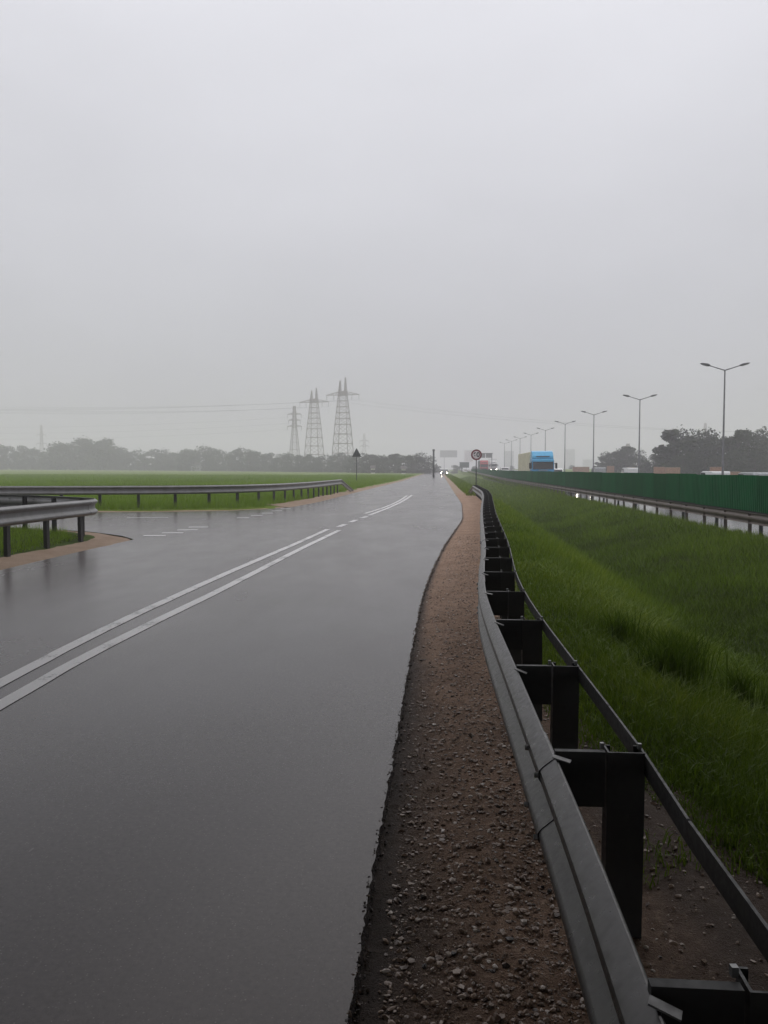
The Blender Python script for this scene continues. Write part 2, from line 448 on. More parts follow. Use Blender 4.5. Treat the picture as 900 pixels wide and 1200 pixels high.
# the mouth end follows the edge of the main road
rows = []
for x, a, b_ in zip(sx, near_y, far_y): rows.append([(x, a + (b_ - a) * t) for t in np.linspace(0, 1, 9)])
rows.append([(edge_x(y) + .0, y) for y in np.linspace(16.6, 31.8, 9)])
for r_ in rows: V += [(p[0], p[1], -.001) for p in r_]
for i in range(len(rows) - 1):
    for j in range(8): F += [i * 9 + j, (i + 1) * 9 + j, (i + 1) * 9 + j + 1, i * 9 + j + 1]
me = np_mesh('side_road', np.array(V), F, 4); side = link('side_road', me, 'asphalt_wet')
tag(side, 'wet asphalt side road joining from the left between two guardrails', 'road', kind='structure')
ce_y = np.unique(np.r_[np.linspace(-20, 120, 80), np.linspace(120, 900, 60)])
ribbon('expressway', lambda y: 9.0 + HEAD * y, lambda y: 36. + HEAD * y, ce_y, lambda X, Y: zc(Y), 'asphalt_far', 4, skirt=.06,
       label='wet multi lane expressway surface behind the green fence', cat='road')

# painted markings are parts of the roads
def paint(pts, w, name, parent=road, z=.004, step=.5, w1=None):
    P = catmull([(x, y, 0) for x, y in pts], step); m = MB(); n = len(P)
    for i, p in enumerate(P):
        d = (P[min(i + 1, n - 1)] - P[max(i - 1, 0)]).normalized(); s_ = Vector((d.y, -d.x, 0)); ww = w if w1 is None else w + (w1 - w) * i / (n - 1)
        jit = random.uniform(-.004, .004)
        for k in (-1, 1): q = p + s_ * (k * ww / 2 + jit); m.v.append((q.x, q.y, z))
    for i in range(n - 1): m.f.append((2 * i, 2 * i + 1, 2 * i + 3, 2 * i + 2))
    return m.build(name, 'road_paint', parent)
paint([(-2.62, -2), (-2.62, 2.5), (-2.60, 5.4), (-2.51, 7.6), (-2.19, 11.3), (-1.75, 15.5), (-1.36, 19.6)], .115, 'centre_line', step=.3)
paint([(-2.38, -2), (-2.38, 2.5), (-2.36, 5.0), (-2.26, 6.8), (-1.94, 10.), (-1.52, 14.7), (-1.06, 19.3)], .115, 'centre_line', step=.3)
for a, b_ in (((-1.14, 20.4), (-1.02, 21.4)), ((-.92, 22.2), (-.78, 23.3)), ((-.66, 24.1), (-.52, 25.2))): paint([a, b_], .15, 'dash', step=.2)
paint([(-.46, 25.6), (-.05, 28.8), (.22, 31), (.76, 36.), (1.24, 41.5), (1.6, 46)], .13, 'centre_line', step=.4)
paint([(-.62, 26.6), (-.2, 29.4), (.05, 31.2), (.55, 35.8), (.98, 40.8), (1.3, 45.2)], .11, 'centre_line', step=.4)
for i, (x, y) in enumerate([(-4.98, 17.7), (-4.78, 18.45), (-4.66, 19.35), (-4.62, 20.3)]): paint([(x - .28, y - .03), (x + .24, y + .03)], .22, 'give_way_dash', step=.12)
for x, y in [(-4.2, 24.2), (-3.98, 25.5), (-3.84, 26.8), (-3.72, 28.3), (-3.6, 29.8)]: paint([(x - .2, y - .03), (x + .16, y + .03)], .24, 'give_way_dash', step=.12)
paint([(-7.7, 24.2), (-6.3, 24.5)], .16, 'dash', side, .003, .3)

# ------------------------------------------------------------------ shoulders
sy = np.unique(np.r_[np.arange(-3, 1.2, .4), np.arange(1.2, 8, .03), np.arange(8, 20, .12), np.arange(20, 52, .4)])
def silt(X, Y):
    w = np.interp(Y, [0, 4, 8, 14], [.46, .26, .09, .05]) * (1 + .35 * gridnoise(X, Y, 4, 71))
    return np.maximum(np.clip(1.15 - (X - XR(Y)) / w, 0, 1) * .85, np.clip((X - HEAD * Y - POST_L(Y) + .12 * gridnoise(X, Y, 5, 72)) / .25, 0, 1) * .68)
def SHW(Y): return np.interp(Y, [0, 2.2, 3.2, 4.5, 6, 50], [1.7, 1.5, .95, .35, .2, .16])
def sh_z(X, Y):
    t = (X - XR(Y)) / np.maximum(POST_L(Y) + HEAD * Y + .2 - XR(Y), .3)
    e = np.interp(t, [0, .03, .15, .5, .85, 1.0], [-.030, -.034, -.028, -.02, -.03, -.045])
    over = X - HEAD * Y - POST_L(Y) - .2; lim = np.maximum(SHW(Y) - .2, .02)
    e = np.where(over > 0, np.maximum(gz(X, Y), -2) + np.interp(over / lim, [0, .7, 1.3], [.018, .018, -.03]), e)
    return e + .010 * gridnoise(X, Y, 5, 5) + .005 * gridnoise(X, Y, 24, 6) + .004 * gridnoise(X, Y, 60, 8)
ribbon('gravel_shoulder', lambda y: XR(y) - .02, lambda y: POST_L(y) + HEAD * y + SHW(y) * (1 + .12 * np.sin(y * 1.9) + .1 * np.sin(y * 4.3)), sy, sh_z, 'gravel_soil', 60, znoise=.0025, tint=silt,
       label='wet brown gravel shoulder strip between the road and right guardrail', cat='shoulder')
fy = np.unique(np.r_[np.linspace(48, 300, 140)])
ribbon('sandy_verge', lambda y: XR(y) - .05, lambda y: XR(y) + .75 + .15 * np.sin(y * .9), fy, lambda X, Y: -.02 - .03 * (X - XR(Y)), 'sand_verge', 4, jl=.0,
       label='narrow sandy verge along the far right road edge', cat='verge')
fy2 = np.unique(np.r_[np.linspace(31, 60, 60), np.linspace(60, 300, 100)])
ribbon('sandy_verge', lambda y: XL(y) - np.interp(y, [31, 45, 80], [.95, .7, .5]) - .12 * np.sin(y * 1.1), lambda y: XL(y) + .04, fy2, lambda X, Y: .07 * np.clip(XL(Y) - X, -.1, 1) - .005 + np.clip(XL(Y) - X, 0, 1.4) * .05, 'sand_verge', 4,
       label='sandy verge along the far left road edge below the warning sign', cat='verge')
V = []; F = []
vx = np.linspace(-40, -3.55, 90)
for x in vx:
    y0 = float(far_edge_y(x)); w = .55 + .1 * math.sin(x * 2.1)
    V += [(x, y0 - .05, -.012), (x, y0 + w * .5, .01), (x, y0 + w, .03)]
for i in range(len(vx) - 1):
    for j in range(2): F += [i * 3 + j, (i + 1) * 3 + j, (i + 1) * 3 + j + 1, i * 3 + j + 1]
vme = np_mesh('sandy_verge', np.array(V), F, 4, smooth=True)
tag(link('sandy_verge', vme, 'sand_verge'), 'sandy verge in front of the far left guardrail', 'verge', kind='structure')

# corner island at left: raised grass bank with a sandy skirt
out_pts = catmull([(-5.62, 4, 0), (-5.58, 8, 0), (-5.54, 11.6, 0), (-5.47, 12.7, 0), (-5.36, 13.8, 0), (-5.2, 15.2, 0), (-5.25, 16.5, 0), (-5.75, 17.6, 0), (-6.9, 18.75, 0), (-9, 19.9, 0), (-14, 21.0, 0), (-22, 21.7, 0), (-40, 20.9, 0)], .18)
def inset(P, d):
    r_ = []
    for i, p in enumerate(P):
        t = (P[min(i + 1, len(P) - 1)] - P[max(i - 1, 0)]).normalized(); r_.append(p + Vector((-t.y, t.x, 0)) * d)
    return r_
def bank(name, offs, zs, mat, label, close=None):
    V = []; F = []; rings = [inset(out_pts, o) for o in offs]; n = len(out_pts)
    for i in range(n):
        for k, rg_ in enumerate(rings):
            p = rg_[i]; j = .025 * math.sin(i * .7) + random.uniform(-.02, .02)
            V.append((p.x + (j if k else j * .8), p.y + j * .5, zs[k] + random.uniform(-.006, .006) * (k > 0)))
    m = len(offs)
    for i in range(n - 1):
        for k in range(m - 1): F.append((i * m + k, (i + 1) * m + k, (i + 1) * m + k + 1, i * m + k + 1))
    if close:
        F.append(tuple(i * m + m - 1 for i in range(0, n, 2)) + (len(V), ))
        V.append((-40, 4, zs[-1]))
    me = bpy.data.meshes.new(name); me.from_pydata(V, [], F); me.update()
    for p in me.polygons: p.use_smooth = True
    bm = bmesh.new(); bm.from_mesh(me); bmesh.ops.recalc_face_normals(bm, faces=bm.faces); bm.to_mesh(me); bm.free()
    o = link(name, me, mat); tag(o, label, 'verge', kind='structure'); return o
bank('sandy_verge', [-.06, .12, .35, .62, .95], [-.03, .006, .03, .05, .035], 'sand_verge', 'sandy verge curving around the corner in front of the near left guardrail')
bank('grass_bank', [.5, .7, 1.0], [.0, .06, .085], 'ditch_turf', 'small grass bank under the near left guardrail at the corner', close=True)

# ------------------------------------------------------------------ pebbles on the shoulder
ico = bmesh.new(); bmesh.ops.create_icosphere(ico, subdivisions=1, radius=1); iv = np.array([v.co[:] for v in ico.verts]); ifc = np.array([[v.index for v in f.verts] for f in ico.faces]); ico.free()
def pebbles(n, y0, y1, s0, s1, seed, label, lo=.03, hi=.97):
    r = np.random.default_rng(seed)
    y = y0 * (y1 / y0) ** r.random(n); t = r.uniform(lo, hi, n)
    # denser near the rail than beside the asphalt
    t = np.where(r.random(n) < .5, t, np.sqrt(t))
    x = XR(y) + t * (POST_L(y) + HEAD * y + SHW(y) * .9 - XR(y))
    out_ = (x - HEAD * y - POST_L(y) > .05) & (r.random(n) < .72); x = np.where(out_, XR(y) + r.uniform(.1, .9, n) * (POST_L(y) + HEAD * y - XR(y)), x)
    z = sh_z(x, y); s = s0 * (s1 / s0) ** (r.random(n) ** 2.6)
    sc = s[:, None] * r.uniform(.6, 1.3, (n, 3)) * [1, 1, .62]
    v = iv[None] * (1 + r.normal(0, .24, (n, len(iv), 1)))
    v = v * sc[:, None, :]; a = r.uniform(0, 6.28, n); ca, sa = np.cos(a)[:, None], np.sin(a)[:, None]
    X = v[..., 0] * ca - v[..., 1] * sa + x[:, None]; Y = v[..., 0] * sa + v[..., 1] * ca + y[:, None]; Z = v[..., 2] + z[:, None] + (s * .25)[:, None]
    f = (ifc[None] + (np.arange(n) * len(iv))[:, None, None]).reshape(-1)
    tint = np.repeat(np.clip(r.normal(.5, .2, n) + (r.random(n) > .9) * .4, 0, 1), len(iv))
    me = np_mesh('gravel', np.stack([X, Y, Z], -1).reshape(-1, 3), f, 3, tint)
    tag(link('gravel', me, 'pebble'), label, 'gravel', kind='stuff')
pebbles(42000, 1.3, 18, .0018, .0125, 11, 'scattered small wet pebbles on the brown gravel shoulder')
# a crumbled lip of loose asphalt along the edge of the road
n = 1500; r = np.random.default_rng(4)
y = 1.6 * (20 / 1.6) ** r.random(n); x = XR(y) + np.abs(r.normal(0, .02, n)) - .012; s = .0022 * (3.2 ** (r.random(n) ** 1.8)) * np.where(y > 8, 1.8, 1)
v = iv[None] * (1 + r.normal(0, .18, (n, len(iv), 1))) * (s[:, None] * r.uniform(.6, 1.3, (n, 3)))[:, None, :]
P = v + np.stack([x, y, np.where(x < XR(y), -.002, -.026)], -1)[:, None, :]
me = np_mesh('asphalt_crumbs', P.reshape(-1, 3), (ifc[None] + (np.arange(n) * len(iv))[:, None, None]).reshape(-1), 3, np.repeat(r.uniform(0, .22, n), len(iv)))
tag(link('asphalt_crumbs', me, 'pebble'), 'dark crumbled asphalt along the right edge of the road', 'gravel', kind='stuff')

# ------------------------------------------------------------------ guardrails
WPROF = [(.004, -.156), (.0, -.153), (.010, -.148), (.040, -.124), (.049, -.114), (.052, -.100), (.050, -.086), (.042, -.074), (.004, -.042), (.0, -.034), (.0, .034), (.004, .042), (.042, .074), (.050, .086), (.052, .100), (.049, .114), (.040, .124), (.010, .148), (.0, .153), (.004, .156)]
def frame(P, i):
    d = (P[min(i + 1, len(P) - 1)] - P[max(i - 1, 0)]); d.z = 0; d.normalize(); return d, Vector((d.y, -d.x, 0))
def wbeam(P, side, name, mat, parent, th=.004):
    """W profile swept on the path P (centre height of the beam, back plane); side=+1 bulges to the right of travel"""
    V = []; F = []; n = len(WPROF)
    for i, p in enumerate(P):
        d, s_ = frame(P, i); s_ = s_ * side
        for off in (0, -th):
            for a, z in WPROF:
                q = p + s_ * (a + off); V.append((q.x, q.y, p.z + z))
    m = 2 * n
    for i in range(len(P) - 1):
        for k in range(n - 1):
            F.append((i * m + k, (i + 1) * m + k, (i + 1) * m + k + 1, i * m + k + 1))
            F.append((i * m + n + k, i * m + n + k + 1, (i + 1) * m + n + k + 1, (i + 1) * m + n + k))
        for k in (0, n - 1): F.append((i * m + k, (i + 1) * m + k, (i + 1) * m + n + k, i * m + n + k))
    for i in (0, len(P) - 1):
        for k in range(n - 1): F.append((i * m + k, i * m + k + 1, i * m + n + k + 1, i * m + n + k))
    me = bpy.data.meshes.new(name); me.from_pydata(V, [], F)
    bm = bmesh.new(); bm.from_mesh(me); bmesh.ops.recalc_face_normals(bm, faces=bm.faces); bm.to_mesh(me); bm.free()
    for p in me.polygons: p.use_smooth = True
    me.set_sharp_from_angle(angle=R(28))
    o = link(name, me, mat, parent)
    return o
def cpost_mesh(h, w=.10, dp=.055, t=.006):
    """open C section post, opening along +x local; front along -y"""
    m = MB()
    m.box((0, 0, h / 2), (w, t, h)); m.box((-w / 2 + t / 2, dp / 2 + t / 2, h / 2), (t, dp, h)); m.box((w / 2 - t / 2, dp / 2 + t / 2, h / 2), (t, dp, h))
    m.box((-w / 2 + .012, dp + t, h / 2), (.018, t, h)); m.box((w / 2 - .012, dp + t, h / 2), (.018, t, h))
    return m.mesh('post')
BOLT = MB().tube([(0, 0, 0), (0, -.012, 0)], [.010, .009], 8).mesh('bolt')
BOLT.materials.append(M['bolt_metal'])
def beams(path, step, seg, side, mat, parent, rail_z):
    """path [(x,y,ground z, drop)] -> beams of length seg, overlapping a little"""
    P = catmull([(x, y, z + rail_z) for x, y, z in path], step); k = int(seg / step); i = 0; j = 0
    while i < len(P) - 1:
        q = [p.copy() for p in P[i:i + k + 2]]
        if len(q) < 2: break
        if j % 2:
            for t in range(len(q)):
                d, s_ = frame(q, t); 
                q[t] = q[t] + s_ * side * .004
        wbeam(q, side, 'rail_beam', mat, parent)
        # splice bolts
        for z in (-.10, .10):
            for t in (0, 1):
                d, s_ = frame(q, t); dep = .050
                c = q[t] + s_ * side * (dep + .002); 
                o = link('bolt', BOLT, None, parent, (c.x, c.y, q[t].z + z)); o.rotation_euler = (0, 0, math.atan2(s_.y * side, s_.x * side) + math.pi / 2)
        i += k; j += 1
    return P

# --- the right guardrail beside the camera, posts behind spacer blocks
gr = empty('guardrail', (0, 0, 0))
tag(gr, 'galvanised guardrail on dark posts running along the gravel shoulder beside the ditch', 'guardrail')
RZ = .57
rp = [(POST_L(y) + HEAD * y - .212) for y in (-1.5, .5, 1.24, 2, 3.45, 5, 6.1, 7.57, 9.3, 12, 16.7, 22, 28, 34, 40, 45)]
path = [(float(x), y, RZ - .155 - .02) for x, y in zip(rp, (-1.5, .5, 1.24, 2, 3.45, 5, 6.1, 7.57, 9.3, 12, 16.7, 22, 28, 34, 40, 45))]
P = beams(path, .25, 4.0, -1, 'galvanised_rail', gr, 0)
ex, ey = P[-1].x, P[-1].y
wbeam([Vector((ex + t * .12 - .25 * t * t * 0, ey + t * 4.0, (RZ - .175) * (1 - t) ** 1.15 + (-.06) * t)) for t in np.linspace(0, 1, 12)], -1, 'end_ramp', 'galvanised_rail', gr)
post_me = cpost_mesh(.64, .115, .06)
post_me.materials.append(M['post_steel'])
blk = MB().prism([(-.03, -.09), (.125, -.09), (.125, .085), (-.03, .085)], (0, 0, 0), (1, 0, 0), (0, 0, 1), (0, 1, 0), .024).mesh('spacer_block'); blk.materials.append(M['block_steel'])
brk = MB().bar((0, 0, 0), (.05, -.018, -.012), .026, .004).mesh('bracket'); brk.materials.append(M['galvanised'])
cap = MB().box((0, 0, 0), (.012, .012, .018)).mesh('bolt_head'); cap.materials.append(M['bolt_metal'])
py = [1.32]
while py[-1] < 45: py.append(py[-1] + (1.16 if len(py) == 1 else 1.11))
strip = []
for y in py:
    x = float(POST_L(y)) + HEAD * y; d = Vector((float(POST_L(y + .3) - POST_L(y - .3)) / .6 + HEAD, 1, 0)).normalized(); a = math.atan2(d.y, d.x) - math.pi / 2
    tilt = random.uniform(-.012, .012)
    o = link('post', post_me, None, gr, (x, y, -.07)); o.rotation_euler = (0, tilt, a)
    s_ = Vector((d.y, -d.x, 0))
    c = Vector((x, y, 0)) - s_ * .185 + d * .016
    o = link('spacer_block', blk, None, gr, (c.x, c.y, RZ - .087)); o.rotation_euler = (0, 0, a)
    c = Vector((x, y, 0)) - s_ * .225 - d * .02
    o = link('bracket', brk, None, gr, (c.x, c.y, RZ - .01)); o.rotation_euler = (0, random.uniform(-.1, .1), a)
    for sx_ in (-.062, .055):
        c = Vector((x, y, 0)) + s_ * sx_ + d * .05; link('bolt_head', cap, None, gr, (c.x, c.y, RZ + .004))
    c = Vector((x, y, 0)) + s_ * .062 + d * .05; strip.append((c.x, c.y, RZ - .035))
strip = [(strip[0][0] - .03, -1.5, RZ - .035)] + strip
SP = catmull(strip, .5)
for i in range(0, len(SP) - 1, 8):
    m = MB(); q = SP[i:i + 9]
    for a, b_ in zip(q, q[1:]): m.bar(a, b_ + (b_ - a) * .02, .008, .062)
    m.build('back_strip', 'post_steel', gr)

# --- left corner guardrail
def plain_rail(name, label, path, rail_z, side, mat, post_pts, post_h, post_mat='post_steel', step=.3, pw=.10, seg=4.):
    root = empty(name); tag(root, label, 'guardrail')
    P = beams(path, step, seg, side, mat, root, rail_z)
    pm = cpost_mesh(post_h, pw, .055); pm.materials.append(M[post_mat])
    for (x, y, z, a) in post_pts:
        o = link('post', pm, None, root, (x, y, z)); o.rotation_euler = (random.uniform(-.01, .01), random.uniform(-.01, .01), a)
    return root, P
def posts_along(path, start, gap, off, zoff):
    P = catmull(path, .1); k = int(start / .1); res = []
    while k < len(P) - 1:
        d, s_ = frame(P, k); c = P[k] + s_ * off; res.append((c.x, c.y, c.z + zoff, math.atan2(d.y, d.x))); k += int(gap / .1)
    return res
lp = [(-6.15, 4, .06), (-6.1, 9, .06), (-5.95, 13, .06), (-5.74, 15.5, .06), (-5.74, 16.05, .06), (-6.0, 16.6, .06), (-6.7, 17.3, .06), (-7.7, 18.2, .06), (-9.0, 19.0, .06), (-11, 19.75, .06), (-15, 20.3, .06), (-24, 20.6, .06)]
root, P = plain_rail('guardrail', 'short guardrail wrapping around the near left corner of the side road', lp, .65, 1, 'galvanised', posts_along(lp, 1.25, 1.33, -.09, -.14), .92)
for k in range(0, len(P), 3):            # bolt heads on the back of the beam
    if P[k].x < -7:
        d, s_ = frame(P, k); c = P[k] - s_ * .010; o = link('bolt', BOLT, None, root, (c.x, c.y, c.z + .07)); o.rotation_euler = (0, 0, math.atan2(-s_.y, -s_.x) + math.pi / 2); o.scale = (2.2, 2.2, 2.2)
# --- far left guardrail
fp = [(-42, 26.6, .06), (-24, 27.4, .06), (-14, 27.9, .06), (-8.6, 28.6, .06), (-6.8, 29.3, .06), (-5.3, 30.8, .06), (-4.35, 33.0, .06), (-3.65, 36.6, .06), (-3.2, 40.2, .06), (-2.85, 44, .06), (-2.5, 48, .06)]
root, P = plain_rail('guardrail', 'long guardrail along the far side of the side road curving towards the main road', fp, .66, 1, 'galvanised', posts_along(fp, .9, 1.33, -.09, -.2), .98)
e = P[-1]
wbeam([Vector((e.x + t * .5, e.y + t * 5.0, e.z * (1 - t) + .0 * t)) for t in np.linspace(0, 1, 8)], 1, 'end_ramp', 'galvanised', root)
# --- expressway guardrail
xr_ = [(8.9 + HEAD * y, y, float(zc(y))) for y in (-2, 10, 20, 30, 45, 60, 80, 110, 150, 220, 300)]
pp = []
y = 15.3
while y < 140: pp.append((8.98 + HEAD * y, y, float(zc(y)) - .1, math.pi / 2)); y += 1.0 * 2
root, P = plain_rail('guardrail', 'rusty brown guardrail at the top of the ditch in front of the green fence', xr_, .555, 1, 'rusty_rail', pp, .80, 'rusty_rail', step=1., pw=.11, seg=8.)

# ------------------------------------------------------------------ unseen overpass, inferred overhead and added to shade the near road and rail
op = empty('overpass', (0, -2.2, .9)); tag(op, 'unseen concrete overpass added overhead to shade the foreground', 'bridge', kind='structure')
MB().box((10, -8, 6.75), (90, 36.4, .7)).build('deck', 'concrete', op)
for yy in (-26.0, 10.0): MB().box((10, yy, 7.35), (90, .35, .5)).build('parapet', 'concrete', op)
for yy in (-21, -16.4, -11.7, -7, -2.4, 2.4, 7): MB().box((10, yy, 6.05), (90, .6, .7)).build('girder', 'concrete', op)
for xx in (-11.5, 7.4, 38):
    for yy in (-16, -8, 0): MB().tube([(xx, yy, -2.4), (xx, yy, 5.2)], .55, 16).build('pier', 'concrete', op, True)
    MB().box((xx, -8, 5.45), (1.3, 32.0, .5)).build('pier_cap', 'concrete', op)

# ------------------------------------------------------------------ green fence
fence = empty('fence'); tag(fence, 'long dark green corrugated screen fence beside the expressway', 'fence')
FB, FT = .15, 1.27
def corr_panel(w, h):
    prof = []; n = 13; p = w / n
    for i in range(n):
        x = -w / 2 + i * p
        prof += [(x, 0), (x + p * .42, 0), (x + p * .5, .035), (x + p * .92, .035)]
    prof.append((w / 2, 0)); V = []; F = []
    for x, d in prof: V += [(x, d, 0), (x, d, h)]
    for i in range(len(prof) - 1): F.append((2 * i, 2 * i + 2, 2 * i + 3, 2 * i + 1))
    k = len(V)
    for x, d in prof: V += [(x, d + .01, 0), (x, d + .01, h)]
    for i in range(len(prof) - 1): F.append((k + 2 * i, k + 2 * i + 1, k + 2 * i + 3, k + 2 * i + 2))
    for i in range(len(prof) - 1): F.append((2 * i + 1, 2 * i + 3, k + 2 * i + 3, k + 2 * i + 1))
    me = bpy.data.meshes.new('panel'); me.from_pydata(V, [], F); me.update(); me.materials.append(M['fence_green']); return me
pan = corr_panel(1.98, FT - FB)
fpost = MB().box((0, 0, .9), (.10, .09, 1.8)).mesh('post'); fpost.materials.append(M['fence_dark'])
ha = math.atan2(1, HEAD)
y = -3.; k = 0
while y < 250:
    yc = y + 1; zb = max(0., float(zc(yc)) + .5) * .3
    o = link('panel', pan, None, fence, (9.8 + HEAD * yc, yc, FB + zb + random.uniform(-.012, .012))); o.rotation_euler = (random.uniform(-.012, .012), 0, ha)
    if k % 2 == 0: link('post', fpost, None, fence, (9.92 + HEAD * y, y, float(zc(y)) - .1), ha)
    y += 1.996; k += 1
m = MB()
for a in range(-3, 250, 8): m.bar((9.86 + HEAD * a, a, FB - .03), (9.86 + HEAD * (a + 8), a + 8, FB - .03), .05, .08)
m.build('bottom_rail', 'fence_dark', fence)

# ------------------------------------------------------------------ street lamps
def lamp():
    root = empty('street_lamp')
    H = 10.05
    MB().tube([(0, 0, 0), (0, 0, 1.2), (0, 0, 1.25), (0, 0, H)], [.14, .13, .10, .055], 10).build('pole', 'lamp_metal', root, True)
    for s in (-1, 1):
        a = MB().tube([(0, 0, H), (s * .7, 0, H + .22), (s * 1.25, 0, H + .40)], [.045, .04, .035], 8).build('arm', 'lamp_metal', root, True)
        prof = [(0, -.06), (.16, -.09), (.62, -.05), (.78, .01), (.62, .07), (.2, .11), (0, .06)]
        h = MB().prism([(s * x, z) for x, z in prof], (s * 1.2, 0, H + .40), (1, 0, .22 * s), (0, 0, 1), (0, 1, 0), .30).build('lamp_head', 'lamp_metal', root, bevel=.03)
        MB().prism([(s * .2, -.11), (s * .6, -.075), (s * .6, -.05), (s * .2, -.07)], (s * 1.2, 0, H + .40), (1, 0, .22 * s), (0, 0, 1), (0, 1, 0), .22).build('lamp_glass', 'lamp_lens', h)
    return root
def copy_tree(o, parent=None):
    c = o.copy(); C.objects.link(c); c.parent = parent
    for ch in list(o.children): copy_tree(ch, c)
    return c
proto = lamp(); places = ['nearest', 'second nearest', 'third nearest', 'fourth nearest', 'fifth nearest', 'sixth nearest', 'seventh nearest', 'eighth nearest', 'farthest faint']
for k in range(9):
    o = proto if k == 0 else copy_tree(proto)
    y = 66.5 + 28 * k; o.location = (23.2 + HEAD * y, y, float(zc(y)) - .05 + .0); o.rotation_euler = (0, 0, -math.atan(HEAD))
    tag(o, 'grey double armed street lamp, %s in the row behind the green fence' % places[k], 'street lamp', 'street lamps along the expressway median')

# ------------------------------------------------------------------ signs
y = 66; x = 2.99 + HEAD * y; z0 = g1(x, y)
s60 = empty('speed_sign', (x, y, z0)); tag(s60, 'round speed limit sign reading 60 with red ring beside the fence', 'road sign')
zc0 = 1.45 + 17 * y / 950 - z0
MB().tube([(0, .05, -.3), (0, .05, zc0 + .35)], .04, 8).build('pole', 'sign_back', s60, True)
MB().disc((0, 0, zc0), .44, 32, 'y', .02).build('plate', 'sign_red', s60)
face = MB().disc((0, -.014, zc0), .315, 32, 'y', .006).build('face', 'sign_white', s60)
cu = bpy.data.curves.new('digits', 'FONT'); cu.body = '60'; cu.size = .54; cu.align_x = 'CENTER'; cu.align_y = 'CENTER'; cu.extrude = .004; cu.offset = .016
to = bpy.data.objects.new('t', cu); C.objects.link(to); bpy.context.view_layer.update()
tm = bpy.data.meshes.new_from_object(to.evaluated_get(bpy.context.evaluated_depsgraph_get())); bpy.data.objects.remove(to)
tm.materials.clear(); o = link('digits', tm, 'sign_black', face, (0, -.022, zc0)); o.rotation_euler = (R(90), 0, 0)

y = 86; x = -2.9; z0 = g1(x, y)
tri = empty('warning_sign', (x, y, z0)); tag(tri, 'dark triangular warning sign seen from behind on a pole in the green field', 'road sign')
MB().tube([(0, -.04, -.3), (0, -.04, 3.5)], .04, 8).build('pole', 'sign_back', tri, True)
MB().prism([(-.46, 2.72), (.46, 2.72), (.44, 2.66), (-.44, 2.66)], (0, 0, 0), (1, 0, 0), (0, 0, 1), (0, 1, 0), .03).build('edge', 'sign_back', tri)
MB().prism([(-.47, 2.725), (.47, 2.725), (.035, 3.56), (-.035, 3.56)], (0, 0, 0), (1, 0, 0), (0, 0, 1), (0, 1, 0), .012).build('plate', 'sign_back', tri)
for zz in (2.9, 3.2): MB().box((0, -.03, zz), (.3, .03, .05)).build('clamp', 'sign_back', tri)

# tall pole, billboards, gantry
x, y = (508 - 450) / 950 * 150, 150
pl = empty('utility_pole', (x, y, g1(x, y))); tag(pl, 'thick dark pole beside the road left of the oncoming car', 'pole')
MB().tube([(0, 0, -.3), (0, 0, 4.9)], [.2, .17], 10).build('shaft', 'sign_back', pl, True)
MB().box((0, 0, 5.05), (.42, .42, .3)).build('cap', 'sign_back', pl)
def billboard(u, v0, v1, w, y, mat, label):
    x = (u - 450) / 950 * y; z0 = g1(x, y) if u < 560 else float(zc(y)); za = 1.45 + (550 - v1) * y / 950; zb = 1.45 + (550 - v0) * y / 950; W_ = w * y / 950
    o = empty('billboard', (x, y, z0)); tag(o, label, 'billboard')
    MB().box((0, 0, (za + zb) / 2 - z0), (W_, .3, zb - za)).build('panel', mat, o)
    MB().box((0, .0, zb - z0 + .06), (W_ + .2, .4, .12)).build('frame', 'sign_back', o)
    MB().tube([(-W_ * .25, .25, -.3), (-W_ * .25, .25, zb - z0 - .3)], .22, 8).build('pole', 'sign_back', o)
    return o
billboard(525.5, 528, 536, 20, 780, 'board_grey', 'grey billboard on a pole above the oncoming car')
billboard(549, 528, 541, 10, 820, 'board_pale', 'pale pinkish board just left of the speed limit sign')
billboard(544, 542, 548, 11, 300, 'tarp_grey', 'low grey board with dark top edge left of the speed sign')
gy = 255; gx = 13.5 + HEAD * gy; zg = float(zc(gy))
gan = empty('sign_gantry', (gx + .9, gy, zg)); tag(gan, 'grey overhead sign gantry above the distant traffic', 'gantry')
for s in (-1, 1): MB().box((s * 2.0, 0, 3.0), (.22, .22, 6)).build('leg', 'board_grey', gan)
MB().box((0, 0, 6.05), (4.6, .4, .22)).build('beam', 'board_grey', gan)
for s in (-1, 1): MB().box((s * 1.0, -.3, 5.3), (1.8, .12, 1.3)).build('board', 'board_grey', gan)

